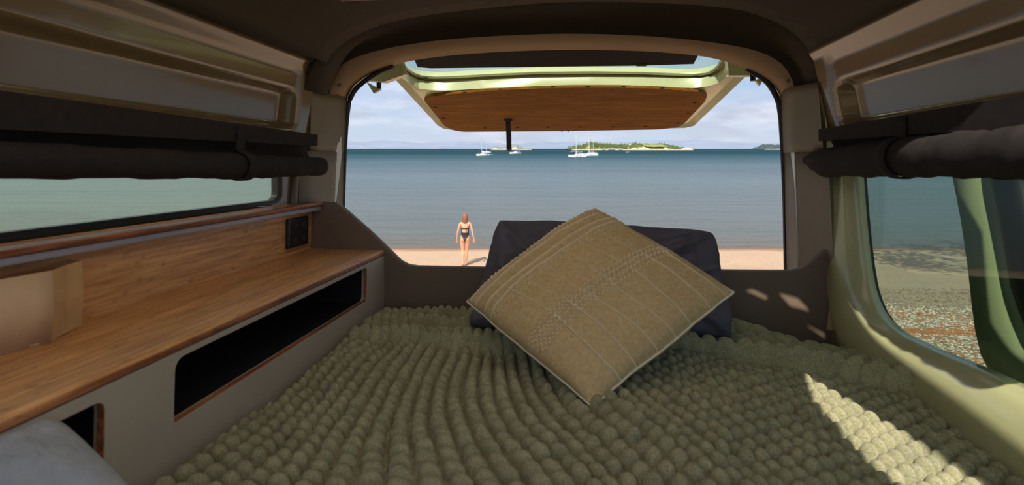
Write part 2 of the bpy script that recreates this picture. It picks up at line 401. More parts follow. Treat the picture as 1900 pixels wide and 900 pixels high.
R = 60000
sb = B().add([(-R, 19, 0), (R, 19, 0), (R, R, 0), (-R, R, 0)], [(0, 1, 2, 3)])
s = obj('sea', sb, SEA); s['kind'] = 'structure'
s.data.transform(Matrix.Translation(Vector(s.location))); s.location = (0, 0, 0)

# shells, pebbles, litter and grass on the bank (uncountable cover)
def chips(name, n, m, size, region, label, cat, dens=None, flat=.35):
    b = B(); k = 0
    while k < n:
        d = region[2]+(region[3]-region[2])*random.random()**1.0; r_ = random.uniform(region[0], region[1]); x = r_*d
        if dens and random.random() > dens(x, d): continue
        z = float(ground_z(np.array(x), np.array(d))); s_ = random.uniform(*size)*(.6+d/12); a = random.random()*pi
        ca, sa = cos(a)*s_, sin(a)*s_; t = random.uniform(-.3, .3)*s_; h = s_*flat
        b.add([(x+ca, d+sa, z+t+.002), (x-sa*.7, d+ca*.7, z+.003), (x-ca, d-sa, z-t+.002), (x+sa*.7, d-ca*.7, z+.001), (x, d, z+h)],
              [(0, 1, 4), (1, 2, 4), (2, 3, 4), (3, 0, 4)]); k += 1
    return tag(obj(name, b, m), label, cat, kind='stuff')
belt = lambda x, d: min(1, max(0, (10.4+.5*sin(x*1.3)-d)/1.2))
chips('shells', 15000, SHELL, (.008, .022), (.45, 1.25, 3, 11.5), 'bleached white shell fragments strewn over the bank beyond the right window', 'shells', belt)
chips('pebbles', 12000, PEBBLE, (.009, .024), (.45, 1.25, 3, 12.5), 'small brown pebbles mixed among the white shells on the bank', 'pebbles', None)
lit = lambda x, d: max(.10, .9-abs(d-(6.3+.35*sin(x*1.9)))/.8)*(.25+.75*(sin(x*4.1+d)*sin(x*1.7+d*5) > .1))
chips('leaf_litter', 4200, LITTER, (.012, .05), (.5, 1.2, 3.2, 9), 'rust brown dry leaf litter lying in a band across the shells', 'leaf litter', lit, .25)
b = B()
for cx_, cy_, n_, sp_ in [(.80, 3.75, 420, .35), (.86, 3.35, 500, .4), (.93, 3.1, 420, .35), (.79, 4.6, 160, .25), (1.0, 3.0, 300, .4), (1.1, 2.9, 300, .4)]:
    for _ in range(n_):
        x = cx_*cy_+random.gauss(0, sp_)*.6; y = cy_+random.gauss(0, sp_)*.35; z = float(ground_z(np.array(x), np.array(y)))
        h = random.uniform(.03, .09); a = random.random()*2*pi; l = random.uniform(-.05, .05); w_ = .003
        b.add([(x-w_*cos(a), y-w_*sin(a), z), (x+w_*cos(a), y+w_*sin(a), z), (x+l*sin(a), y+l*cos(a), z+h)], [(0, 1, 2)])
tag(obj('grass', b, GRASS), 'short green grass tufts at the top of the bank by the van', 'grass', kind='stuff')

# ---- far mountains
def range_mesh(d, pts, base_depth, name, m):
    """a ridge line surveyed at distance d, built as a real ridge with depth"""
    pts = smooth_pts([(p[0], p[1], 0) for p in pts], 1); n = len(pts)*3; ps = resample(pts, n); rows = []
    top = []
    for i, p in enumerate(ps):
        w_ = W(p.x, p.y, d); jit = (mnoise.noise(Vector((i*.35, d*.01, 0)))*.10+1)
        top.append(Vector((w_.x, d, max(0.5, (w_.z-EYE*0)*jit))))
    k = 6; b = B(); allr = []
    for j in range(-k, k+1):
        t = 1-abs(j)/k; row = []
        for i, p in enumerate(top):
            nn = mnoise.noise(Vector((i*.5, j*.7, d*.003)))*.35*t*(1-t)*4*.5
            row.append((p.x+base_depth*.0*j, p.y+j/k*base_depth, max(-5, p.z*(t**1.15)*(1+nn)-2*(1-t))))
        allr.append(row)
    b.loft(allr); o = obj(name, b, m, smooth=True); o['kind'] = 'structure'; return o
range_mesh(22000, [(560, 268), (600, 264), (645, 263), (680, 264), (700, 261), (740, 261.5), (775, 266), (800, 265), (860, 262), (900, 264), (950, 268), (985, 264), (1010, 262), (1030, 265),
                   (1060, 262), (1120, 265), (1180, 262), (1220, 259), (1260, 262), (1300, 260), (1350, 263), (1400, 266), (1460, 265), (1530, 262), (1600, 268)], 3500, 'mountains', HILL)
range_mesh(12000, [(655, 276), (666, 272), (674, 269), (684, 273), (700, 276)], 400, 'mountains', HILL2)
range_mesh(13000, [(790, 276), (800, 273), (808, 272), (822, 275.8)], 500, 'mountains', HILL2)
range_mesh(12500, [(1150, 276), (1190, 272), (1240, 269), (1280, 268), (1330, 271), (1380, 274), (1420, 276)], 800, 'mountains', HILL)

# ---- islands
def blob(b, c, r, rz, seed, n=7, mrows=5):
    rows = []
    for i in range(mrows+1):
        ph_ = -pi/2*.35+(pi/2+pi/2*.35)*i/mrows
        rows.append([(c[0]+cos(ph_)*cos(2*pi*k/n)*r*(1+.22*mnoise.noise(Vector((k, i, seed)))), c[1]+cos(ph_)*sin(2*pi*k/n)*r, c[2]+sin(ph_)*rz*(1+.25*mnoise.noise(Vector((k*1.3, i, seed+9))))) for k in range(n)])
    b.loft(rows, closed=True)
def cone_tree(b, c, r, h, n=6):
    b.add([(c[0]+r*cos(2*pi*k/n), c[1]+r*sin(2*pi*k/n), c[2]) for k in range(n)]+[(c[0], c[1], c[2]+h)], [(k, (k+1) % n, n) for k in range(n)])
def island(d, prof, depth, label, tree_n, tall, cliffs=(), field=None, houses=(), landm=ISLE, treem=WOODS, treesz=(3, 6)):
    s_ = d/F; x0, x1 = prof[0][0], prof[-1][0]
    hx = lambda px: np.interp(px, [p[0] for p in prof], [p[1] for p in prof])*s_     # heights in px above waterline
    root = empty('island', (W((x0+x1)/2, 276, d).x, d, 0), label, 'island')
    n = 90; rows = []
    for j in range(13):
        t = j/12*2-1; row = []
        for i in range(n+1):
            px = x0+(x1-x0)*i/n; hh = hx(px)*(1-abs(t)**3)*(.9+.15*mnoise.noise(Vector((i*.23, j*.4, d*.01))))
            row.append((W(px, 276, d).x, d+t*depth, hh-.8*(abs(t) > .95)))
        rows.append(row)
    obj('land', B().loft(rows), landm, root, smooth=True)
    # beach skirt
    b = B(); rows = []
    for tt, zz in ((-1.04, -.3), (-.99, 1.6), (-.93, 2.2)):
        rows.append([(W(x0+(x1-x0)*i/40, 276, d).x, d+tt*depth, zz) for i in range(41)])
    obj('beach', b.loft(rows), CLIFF, root)
    for (a, c_, h0) in cliffs:
        b = B(); rows = []
        for tt, k in ((-1.03, 0), (-.97, .55), (-.90, 1), (-.7, 1.02)):
            rows.append([(W(a+(c_-a)*i/12, 276, d).x, d+tt*depth, max(-.3, h0*s_*k*(sin(pi*i/12)**.5)*(1+.2*mnoise.noise(Vector((i*.8, k*3, a)))))) for i in range(13)])
        obj('cliff', b.loft(rows), CLIFF, root)
    if field:
        a, c_, zf0, zf1 = field; b = B(); rows = []
        for t, z_ in ((-.9, zf0), (-.3, zf1)):
            rows.append([(W(a+(c_-a)*i/14, 276, d).x, d+t*depth, z_*s_+.4*sin(i)) for i in range(15)])
        rows2 = [[(p[0], p[1], p[2]-2) for p in rows[0]]]+rows+[[(p[0], p[1], p[2]-2) for p in rows[1]]]
        obj('paddock', b.loft(rows2), FIELD, root)
    b = B()
    for _ in range(tree_n):
        px = random.uniform(x0+4, x1-4); t = random.uniform(-.88, .7)
        if field and field[0] < px < field[1] and t < -.0: continue
        if any(a-1 < px < c_+1 for a, c_, h0 in cliffs) and t < -.72: continue
        zz = hx(px)*(1-abs(t)**3); r_ = random.uniform(*treesz)
        tl = tall(px)
        if tl and random.random() < tl*.35: cone_tree(b, (W(px, 276, d).x, d+t*depth, zz*.9-1), r_*.7, r_*2.6)
        else: blob(b, (W(px, 276, d).x, d+t*depth, zz*.92), r_, r_*(1+.6*tl*random.random()), random.random()*99)
    o = obj('trees', b, treem, root); o['kind'] = 'stuff'
    for hx_, w_, hh, zz in houses:
        c_ = W(hx_, 276, d); y_ = d-depth*.99; ww = w_*s_/2
        h_ = obj('house', B().box((c_.x-ww, y_-6, zz*s_), (c_.x+ww, y_+3, (zz+hh)*s_)), HOUSE, root)
        rb = B(); z1 = (zz+hh)*s_
        rb.prism([(c_.x-ww-.5, y_-7, z1), (c_.x-ww-.5, y_+4, z1), (c_.x-ww-.5, y_-1.5, z1+2)], (2*ww+1, 0, 0)); obj('roof', rb, GREYB, h_)
    return root
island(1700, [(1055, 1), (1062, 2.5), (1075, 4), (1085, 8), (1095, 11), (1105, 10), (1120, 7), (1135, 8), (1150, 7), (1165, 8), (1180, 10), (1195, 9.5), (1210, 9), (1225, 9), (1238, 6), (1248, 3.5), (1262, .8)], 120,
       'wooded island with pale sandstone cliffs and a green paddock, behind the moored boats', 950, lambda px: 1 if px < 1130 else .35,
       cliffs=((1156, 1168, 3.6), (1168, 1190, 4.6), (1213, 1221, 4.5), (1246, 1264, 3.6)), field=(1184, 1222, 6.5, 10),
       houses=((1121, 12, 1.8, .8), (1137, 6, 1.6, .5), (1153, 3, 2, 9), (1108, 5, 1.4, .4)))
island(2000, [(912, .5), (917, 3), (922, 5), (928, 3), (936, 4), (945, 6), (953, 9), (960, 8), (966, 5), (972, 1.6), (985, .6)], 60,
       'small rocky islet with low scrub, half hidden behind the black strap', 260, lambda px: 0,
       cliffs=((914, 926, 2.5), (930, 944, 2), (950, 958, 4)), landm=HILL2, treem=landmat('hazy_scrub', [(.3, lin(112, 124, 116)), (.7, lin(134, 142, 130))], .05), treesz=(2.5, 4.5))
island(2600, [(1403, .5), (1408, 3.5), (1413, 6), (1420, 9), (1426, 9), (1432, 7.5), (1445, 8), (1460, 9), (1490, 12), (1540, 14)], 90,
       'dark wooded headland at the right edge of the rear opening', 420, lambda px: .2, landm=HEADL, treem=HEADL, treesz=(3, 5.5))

# ---- boats
def hull_mesh(L, Bm, H, sheer=.25, n=12, transom=.55):
    """lofted hull, bow towards +x, deck closed"""
    rows = []; deck = []
    for i in range(n+1):
        t = i/n; x = -L/2+L*t
        w = Bm/2*(transom+(1-transom)*sin(min(1, t/.45)*pi/2)) if t < .45 else Bm/2*(1-((t-.45)/.55)**2.2)
        w = max(w, .02); top = H*(1+sheer*(t-.35)**2*2.2)
        rows.append([(x, w*s_, z) for s_, z in ((-1, top), (-.93, top*.5), (-.72, 0), (-.2, -.3), (.2, -.3), (.72, 0), (.93, top*.5), (1, top))])
    b = B().loft(rows, closed=True, capends=True); return b
BGROUP = 'boats at anchor off the beach'
def place(b, rz): return Matrix.Rotation(rz, 4, 'Z')
def rot(b, a, dx=0, dy=0, dz=0):
    c_, s_ = cos(a), sin(a); b.v = [((x*c_-y*s_)+dx, (x*s_+y*c_)+dy, z+dz) for x, y, z in b.v]; return b
def boat(px, py_w, L, rz, label, hullm=WHITE, masts=((.1, 9),), cabin=True, boomcol=None, cat=False, name='sailboat', cover=None, cat_='boat'):
    d = EYE*F/(py_w-276); loc = Vector(((px-950)/F*d, d, 0)); root = empty(name, loc, label, cat_)
    def add(nm, b, m, sm=False, par=None): return obj(nm, rot(b, rz, *loc), m, par or root, smooth=sm)
    H = .105*L
    if cat:
        for s_ in (-1, 1):
            b = hull_mesh(L, L*.13, H*1.15, transom=.8); b.v = [(x, y+s_*L*.24, z) for x, y, z in b.v]; h = add('hull', b, hullm)
            for k in range(3):
                w_ = B().box((-L*.1+k*L*.14, s_*L*.24-L*.068, H*.62), (-L*.02+k*L*.14, s_*L*.24+L*.068, H*.84)); add('porthole', w_, BOATGLASS, par=h)
        add('bridge_deck', B().box((-L*.42, -L*.2, H*.6), (L*.2, L*.2, H*1.15), .05), hullm)
        c_ = add('cabin', B().loft([[(-L*.3, -L*.17, H*1.1), (L*.16, -L*.17, H*1.1), (L*.16, L*.17, H*1.1), (-L*.3, L*.17, H*1.1)],
                                    [(-L*.28, -L*.15, H*1.85), (L*.06, -L*.14, H*1.8), (L*.06, L*.14, H*1.8), (-L*.28, L*.15, H*1.85)]], closed=True, capends=True), hullm)
        add('window', B().box((-L*.24, -L*.166, H*1.32), (L*.1, L*.166, H*1.62)), BOATGLASS, par=c_)
        add('canopy', B().box((-L*.48, -L*.17, H*1.95), (-L*.22, L*.17, H*2.05), .02), hullm)
    else:
        h = add('hull', hull_mesh(L, L*.3, H), hullm)
        add('rubbing_strake', B().box((-L*.46, -L*.152, H*.72), (L*.05, L*.152, H*.8)), BOATGLASS, par=h)
        if cabin:
            c_ = add('cabin', B().loft([[(-L*.18, -L*.1, H*.95), (L*.22, -L*.08, H*1.02), (L*.22, L*.08, H*1.02), (-L*.18, L*.1, H*.95)],
                                        [(-L*.16, -L*.085, H*1.6), (L*.12, -L*.065, H*1.5), (L*.12, L*.065, H*1.5), (-L*.16, L*.085, H*1.6)]], closed=True, capends=True), hullm)
            add('window', B().box((-L*.1, -L*.1, H*1.18), (L*.1, L*.1, H*1.38)), BOATGLASS, par=c_)
        rl = B()
        for s_ in (-1, 1):
            for k in range(5): rl.tube([(-L*.45+k*L*.2, s_*L*.12, H), (-L*.45+k*L*.2, s_*L*.12, H+.55)], .02, 4)
            rl.tube([(-L*.48, s_*L*.12, H+.55), (L*.38, s_*L*.1, H+.6)], .02, 4)
        add('guard_rail', rl, ALU)
    for mx, mh in masts:
        z0 = H*(1.7 if cat else 1.0); r_ = max(.13, L*.02)
        mo = add('mast', B().tube([(mx*L, 0, z0*.6), (mx*L, 0, mh)], [r_, r_*.6], 6), ALU)
        bl = mh*.34; add('boom', B().tube([(mx*L, 0, z0+1.0), (mx*L-bl, 0, z0+1.1)], r_*.7, 6), ALU)
        if cover or boomcol is None:
            add('sail_cover', B().tube([(mx*L-.1, 0, z0+1.5), (mx*L-bl*.3, 0, z0+1.3), (mx*L-bl*.97, 0, z0+1.22)], [.25, .22, .12], 6), cover or NAVY)
        st_ = B()
        for e in ((L*.48, 0), (-L*.47, 0), (mx*L, L*.13), (mx*L, -L*.13)): st_.tube([(e[0], e[1], H), (mx*L, 0, mh*.97)], .02, 3)
        add('rigging', st_, STEEL)
        add('spreader', B().tube([(mx*L, -L*.07, mh*.6), (mx*L, L*.07, mh*.6)], .03, 4), ALU)
    return root
boat(896, 289, 7.2, pi, 'white two-masted ketch at anchor left of the black strap', masts=((.08, 10.6), (-.27, 7.6)), cover=WHITE)
boat(956, 285.3, 8.6, pi, 'low white sloop just right of the black strap end', masts=((.02, 11),), cover=NAVY)
boat(1071, 291.5, 7.4, radians(205), 'white catamaran nearest the beach with a navy sail cover', cat=True, masts=((.08, 10.2),), name='catamaran')
boat(1094, 289, 8.4, radians(212), 'white catamaran with the tallest mast, behind and right of another catamaran', cat=True, masts=((.05, 13.4),), name='catamaran')
boat(1062, 284.5, 6.6, radians(170), 'dark hulled yacht behind the left side of the nearest catamaran', hullm=NAVY, masts=((.05, 18),))
boat(1102, 286, 5.6, radians(20), 'small white cabin yacht at the right of the catamarans', masts=((-.1, 12.8),))
boat(1165, 284.5, 7.2, radians(60), 'grey sloop anchored alone in front of the island cliffs', hullm=GREYB, masts=((.02, 18),))
def dinghy(px, pyw, L, label):
    d = EYE*F/(pyw-276); loc = Vector(((px-950)/F*d, d, 0)); root = empty('dinghy', loc, label, 'dinghy', 'dinghies beside the boats')
    obj('hull', rot(hull_mesh(L, L*.42, .45, transom=.9), pi, *loc), GREYB, root)
    obj('thwart', rot(B().box((-.2, -L*.18, .42), (.2, L*.18, .52)), pi, *loc), WHITE, root)
dinghy(911.5, 287.8, 2.6, 'small grey dinghy trailing the white two-masted ketch')
dinghy(967.5, 284.8, 3.0, 'small grey dinghy beside the low white sloop')

# ---- the woman on the sand
def person():
    d = 16.6; x0 = (863-950)/F*d; z0 = float(ground_z(np.array(x0), np.array(d)))
    loc = Vector((x0, d, z0)); root = empty('person', loc, 'person with long auburn hair in a black backless swimsuit walking barefoot to the sea', 'person')
    V_, E_, R_ = [], [], []
    def chain(pts, start=None):
        prev = start
        for x, y, z, rx, ry in pts:
            V_.append((x+x0, y+d, z+z0)); R_.append((rx, ry)); i = len(V_)-1
            if prev is not None: E_.append((prev, i))
            prev = i
        return prev
    V_.append((x0, d, z0+.93)); R_.append((.145, .105)); root_i = 0
    waist = chain([(0, -.01, 1.08, .122, .088)], 0)
    chest = chain([(0, .0, 1.22, .138, .095), (0, .01, 1.34, .142, .085)], waist)
    neck = chain([(0, .015, 1.43, .06, .055), (0, .025, 1.49, .047, .047)], chest)
    chain([(0, .03, 1.56, .075, .088), (0, .03, 1.63, .068, .08)], neck)
    for s_ in (-1, 1):
        sh = chain([(s_*.125, .01, 1.375, .05, .05), (s_*.172, .012, 1.35, .046, .046)], chest)
        if s_ < 0: pts = [(-.205, .0, 1.22, .036, .036), (-.235, -.02, 1.09, .031, .031), (-.255, .02, .97, .028, .028), (-.27, .06, .86, .02, .022)]
        else: pts = [(.205, .0, 1.22, .036, .036), (.235, -.03, 1.10, .031, .031), (.262, -.03, .98, .028, .028), (.285, -.01, .88, .02, .022)]
        w_ = chain(pts, sh); hx, hy, hz = pts[-1][:3]
        pal = chain([(hx+s_*.006, hy+.01, hz-.045, .027, .014), (hx+s_*.008, hy+.012, hz-.075, .030, .012)], w_)
        for k, (dx, ln) in enumerate(((-.02, .062), (-.007, .072), (.007, .066), (.02, .052))):
            chain([(hx+s_*.008+dx, hy+.014, hz-.09, .0085, .0085), (hx+s_*.01+dx*1.25, hy+.022, hz-.09-ln*.55, .008, .008), (hx+s_*.006+dx*1.3, hy+.036, hz-.09-ln, .0065, .0065)], pal)
        chain([(hx-s_*.026, hy+.02, hz-.05, .010, .010), (hx-s_*.038, hy+.034, hz-.078, .009, .009), (hx-s_*.04, hy+.045, hz-.1, .007, .007)], w_)
        # legs: left foot trailing on its toes, right foot planted
        if s_ < 0: lg = [(-.085, -.005, .85, .098, .098), (-.085, .015, .70, .083, .083), (-.078, .02, .50, .055, .057), (-.075, -.05, .36, .053, .055), (-.07, -.12, .17, .034, .036), (-.068, -.155, .085, .028, .032)]
        else: lg = [(.085, .0, .85, .098, .098), (.072, .02, .70, .083, .083), (.05, .05, .50, .055, .057), (.038, .035, .35, .053, .055), (.022, .03, .15, .033, .036), (.016, .02, .06, .03, .034)]
        a_ = chain(lg, 0); ax, ay, az = lg[-1][:3]
        if s_ < 0: chain([(ax, ay+.05, .05, .034, .022), (ax-.005, ay+.10, .022, .036, .016), (ax-.006, ay+.13, .018, .03, .012)], a_); chain([(ax, ay-.035, az-.005, .026, .026)], a_)
        else: chain([(ax+.005, ay+.07, .032, .034, .022), (ax+.012, ay+.14, .02, .038, .015), (ax+.014, ay+.175, .016, .03, .011)], a_); chain([(ax, ay-.035, .03, .026, .026)], a_)
    me = bpy.data.meshes.new('m'); me.from_pydata(V_, E_, [])
    t = bpy.data.objects.new('t', me); COL.objects.link(t)
    sk = t.modifiers.new('s', 'SKIN'); sk.use_smooth_shade = True
    for i, sv in enumerate(me.skin_vertices[0].data): sv.radius = R_[i]; sv.use_root = (i == 0)
    ss = t.modifiers.new('u', 'SUBSURF'); ss.levels = 2; ss.render_levels = 2
    dg = bpy.context.evaluated_depsgraph_get(); me2 = bpy.data.meshes.new_from_object(t.evaluated_get(dg)); bpy.data.objects.remove(t)
    # features: buttocks and breasts
    for v in me2.vertices:
        x, y, z = v.co.x-x0, v.co.y-d, v.co.z-z0
        for s_ in (-1, 1):
            q = ((x-s_*.07)/.075)**2+((z-.865)/.085)**2
            if y < -.01 and q < 1: v.co.y -= .035*(1-q)
            q = ((x-s_*.065)/.06)**2+((z-1.23)/.06)**2
            if y > .02 and q < 1: v.co.y += .035*(1-q)
    body = obj('body', me2, SKIN, root, smooth=True)
    # swimsuit: the same surface pushed out, cut to high legs, open back
    bm = bmesh.new(); bm.from_mesh(me2); off = LOCS[root.name]
    def inside(c_):
        x, y, z = c_.x, c_.y, c_.z        # local to person
        if abs(x) > .155 and z > 1.0: return False
        if z > 1.30 or z < .76: return False
        if y < 0:     # back
            if z < 1.07 and z < .80+.27*(abs(x)/.145)**1.25: return False
            if z > 1.09 and abs(x) < .085 and (z > 1.20 or True): return (1.205 < z < 1.235)
            if z > 1.235: return False
            return True
        if z < .98 and z < .77+.24*(abs(x)/.13)**1.2: return False
        return True
    bmesh.ops.subdivide_edges(bm, edges=[e for e in bm.edges if .7 < e.verts[0].co.z < 1.35 and abs(e.verts[0].co.x) < .2], cuts=1, use_grid_fill=True)
    bmesh.ops.delete(bm, geom=[f for f in bm.faces if not inside(f.calc_center_median())], context='FACES')
    bm.normal_update()
    for v in bm.verts: v.co += v.normal*.006
    bm.normal_update()
    sm = bpy.data.meshes.new('sw'); bm.to_mesh(sm); bm.free(); sm.transform(Matrix.Translation(off)); sm.materials.clear()
    obj('swimsuit', sm, SWIM, root, smooth=True)
    sb_ = B()
    for s_ in (-1, 1): sb_.tube([(x0+s_*.10, d-.075, z0+1.22), (x0+s_*.095, d-.085, z0+1.30), (x0+s_*.085, d-.07, z0+1.38), (x0+s_*.08, d+.0, z0+1.42), (x0+s_*.08, d+.08, z0+1.34)], .005, 6)
    sb_.tube([(x0+.04, d-.10, z0+1.22), (x0+.06, d-.115, z0+1.19), (x0+.05, d-.115, z0+1.13)], .006, 6); sb_.tube([(x0+.04, d-.10, z0+1.22), (x0+.02, d-.115, z0+1.17), (x0+.03, d-.115, z0+1.15)], .005, 6)
    obj('shoulder_strap', sb_, SWIM, root, smooth=True)
    # hair: skull cap flowing to below the shoulders
    rows = []
    for i in range(13):
        t_ = i/12; z = 1.70-.30*t_; n = 22; row = []
        rr = .085*min(1, sqrt(max(0, 1-(1-min(1, t_/.3))**2)))+.004; rr *= 1 if t_ < .5 else 1-.45*(t_-.5)
        for k in range(n):
            a = pi*1.05*(k/(n-1))+pi-.08; cxr = rr*(1+.05*sin(k*5+i)); yb = 1.0+.1*(t_ > .4)
            row.append((x0+cxr*cos(a)*.98, d+.02-.02*t_+cxr*sin(a)*yb, z0+z+.012*sin(k*3.7)*(t_ > .9)))
        rows.append(row)
    obj('hair', B().loft(rows), HAIR, root, smooth=True, mods=[SOL(.012, -1)])
    cap = B(); blob(cap, (x0, d+.03, z0+1.60), .088, .105, 3, 16, 8); obj('hair', cap, HAIR, root, smooth=True)
    # face on the far side of the head
    for s_ in (-1, 1):
        e = B(); blob(e, (x0+s_*.03, d+.105, z0+1.585), .011, .009, 2, 8, 4); obj('eye', e, WHITE, root, smooth=True)
        e = B(); e.tube([(x0+s_*.076, d+.03, z0+1.60), (x0+s_*.084, d+.02, z0+1.58), (x0+s_*.077, d+.03, z0+1.555)], [.006, .012, .006], 8); obj('ear', e, SKIN, root, smooth=True)
    obj('nose', B().tube([(x0, d+.11, z0+1.60), (x0, d+.128, z0+1.56), (x0, d+.11, z0+1.553)], [.006, .012, .008], 8), SKIN, root, smooth=True)
    obj('mouth', B().tube([(x0-.022, d+.10, z0+1.528), (x0, d+.108, z0+1.526), (x0+.022, d+.10, z0+1.528)], [.003, .007, .003], 8), mat('lips', (190, 100, 92), .5), root, smooth=True)
person()

# ---- shade trees standing on the bank beside and behind the van (out of view, their shade is in view)
def tree(name, base, h, spread, nclump, label, seed, leafn=60, leaf=.09, lean=(0, 0)):
    rnd = random.Random(seed); root = empty(name, base, label, 'tree'); b = Vector(base); tb = B(); lb = B()
    top = b+Vector((lean[0]*.4, lean[1]*.4, h*.45)); tb.tube([b-Vector((0, 0, .2)), b.lerp(top, .5)+Vector((.1, 0, 0)), top], [.28, .2, .15], 10)
    for i in range(nclump):
        a = rnd.random()*2*pi; r_ = spread*sqrt(rnd.random()); c = b+Vector((lean[0]+r_*cos(a), lean[1]+r_*sin(a)*.8, h*(.62+.38*rnd.random())))
        mid = top.lerp(c, .5)+Vector((0, 0, .2)); tb.tube([top-Vector((0, 0, .1)), mid, c], [.07, .045, .012], 6)
        for _ in range(leafn):
            o_ = Vector((rnd.gauss(0, .42), rnd.gauss(0, .42), rnd.gauss(0, .16))); p = c+o_; u = Vector((rnd.gauss(0, 1), rnd.gauss(0, 1), rnd.gauss(0, .5))).normalized(); w_ = u.cross(Vector((rnd.gauss(0, 1), rnd.gauss(0, 1), rnd.gauss(0, 1)))).normalized()
            s_ = leaf*rnd.uniform(.7, 1.4); lb.add([p-u*s_, p+w_*s_*.45, p+u*s_, p-w_*s_*.45], [(0, 1, 2, 3)])
    obj('trunk', tb, BARK, root, smooth=True); o = obj('foliage', lb, LEAF, root); o['kind'] = 'stuff'
    return root

# =================================================================== THE VAN (everything below is in the van's own frame)
BASE = VM
YR = 1.45                 # rear opening
XL, XR = -.74, .62        # side walls
def wall_x(s_, z):        # tumblehome of the sides
    return (XL+.10*max(0, z-.02)) if s_ < 0 else (.588-.18*max(0, z-.02))
def sstep(a, b, x):
    t = min(1, max(0, (x-a)/(b-a))); return t*t*(3-2*t)
def rrect(y, z, y0, y1, z0, z1, r):
    cy, cz = (y0+y1)/2, (z0+z1)/2; qy, qz = abs(y-cy)-(y1-y0)/2+r, abs(z-cz)-(z1-z0)/2+r
    return min(max(qy, qz), 0)+sqrt(max(qy, 0)**2+max(qz, 0)**2)-r

# ---- pressed metal upper sides
def upper_side(s_, name):
    ys = sorted(set([-.32+i*.06 for i in range(7)]+[.1+i*.012 for i in range(98)])); yend = 1.30
    ys = [y for y in ys if y < yend]+[yend]
    zs = [.02+i*.33/70 for i in range(71)]; rows = []
    if s_ > 0: ys = [y for y in ys if y > .60]
    for y in ys:
        row = []
        for z in zs:
            x = wall_x(s_, z)
            d1 = rrect(y, z, -.9, (1.215 if s_ < 0 else 1.225), .088, .185, .022)          # lower pressed field
            out = .026*(1-sstep(-.012, .006, d1))
            d2 = rrect(y, z, -.9, (1.232 if s_ < 0 else 1.245), .088, .243, .02)          # field + sloping band above it
            out += .008*(1-sstep(-.014, .010, d2))
            out -= .008*math.exp(-((z-.265)/.012)**2)                  # ribs
            out -= .03*sstep(yend-.03, yend, y)*0
            row.append((x+s_*out, y, z))
        rows.append(row)
    o = obj(name, B().loft(rows), PAINT_IN, smooth=True); o['kind'] = 'structure'; return o
upper_side(-1, 'trim_1'); upper_side(1, 'trim_2')

# ---- side walls with their window openings (ring lofts around the glass outline)
N = 96
def ring(s_, outline, c, x):
    return [((x(p[1]) if callable(x) else x), p[0], p[1]) for p in star(outline, c, N if s_ > 0 else 720)]
def grow(outline, c, g, gz=None):
    """outline pushed outward by g"""
    gz = g if gz is None else gz; res = []; n = len(outline)
    for i in range(n):
        a, b = Vector(outline[i-1]), Vector(outline[(i+1) % n]); t = (b-a)
        if t.length < 1e-9: t = Vector((1, 0))
        t.normalize(); nn = Vector((t.y, -t.x)); p = Vector(outline[i])
        if nn.dot(p-Vector(c)) < 0: nn = -nn
        res.append((p.x+nn.x*g, p.y+nn.y*gz))
    return res
# left
cL = (.45, -.03)
gl = round_poly([(-.20, -.0925), (1.172, -.0925), (1.166, .055), (-.20, .055)], .02)
gl2 = grow(gl, cL, .010); gl3 = grow(gl, cL, .022); outL = [(-.30, -.45), (1.31, -.45), (1.31, .03), (1.31, .075), (-.30, .075)]
b = B().loft([ring(-1, gl2, cL, -.748), ring(-1, gl3, cL, -.742), ring(-1, outL, cL, -.738)], closed=True)
o = obj('wall_left', b, PAINT_IN, smooth=False, mods=[SOL(.008, 1)]); o['kind'] = 'structure'
w1 = obj('window_1', B().loft([ring(-1, gl, cL, -.742), ring(-1, gl2, cL, -.738), ring(-1, gl2, cL, -.758), ring(-1, gl, cL, -.758), ring(-1, gl, cL, -.742)], closed=True), RUBBER); w1['kind'] = 'structure'
obj('glass', B().prism([(-.750, p[0], p[1]) for p in grow(gl, cL, .003)], (-.004, 0, 0)), GL_LEFT, w1)

# right: quarter window, slanting rounded rear edge
cR = (.85, -.12)
pr = [P(1585, 326, x=.612), P(1596, 430, x=.616), P(1611, 525, x=.62), P(1628, 578, x=.62), P(1655, 612, x=.62), P(1700, 640, x=.62), P(1900, 724, x=.62)]
lowz = pr[-1].z
gr_ = [(p.y, p.z) for p in pr]+[(.60, lowz), (.565, lowz+.03), (.555, .0), (.56, .05), (1.262, .05)]
gr_ = [tuple(p[:2]) for p in smooth_pts([(a, b_, 0) for a, b_ in gr_+[gr_[0]]], 1)][:-1]
xr = lambda z: wall_x(1, z)
g1, g2, g3, g4, g5 = grow(gr_, cR, .012), grow(gr_, cR, .024), grow(gr_, cR, .034), grow(gr_, cR, .05), grow(gr_, cR, .085)
def clampz(pl, ymax=1.30, zmin=-.47, zmax=.07): return [(min(p[0], ymax), min(zmax, max(zmin, p[1]))) for p in pl]
outR = [(.50, -.47), (1.315, -.47), (1.315, .07), (.50, .07)]
rows = [ring(1, g1, cR, .628), ring(1, g1, cR, .618), ring(1, g2, cR, .612), ring(1, g3, cR, .606), ring(1, clampz(g4), cR, .60),
        ring(1, clampz(g5), cR, .588), ring(1, clampz(grow(gr_, cR, .105)), cR, .592), ring(1, outR, cR, .605), ]
o = obj('wall_right', B().loft(rows, closed=True), PAINT, smooth=True, mods=[SOL(.02, 1)]); o['kind'] = 'structure'
w2 = obj('window_2', B().loft([ring(1, gr_, cR, .622), ring(1, g1, cR, .617), ring(1, g1, cR, .638), ring(1, gr_, cR, .638), ring(1, gr_, cR, .622)], closed=True), RUBBER); w2['kind'] = 'structure'
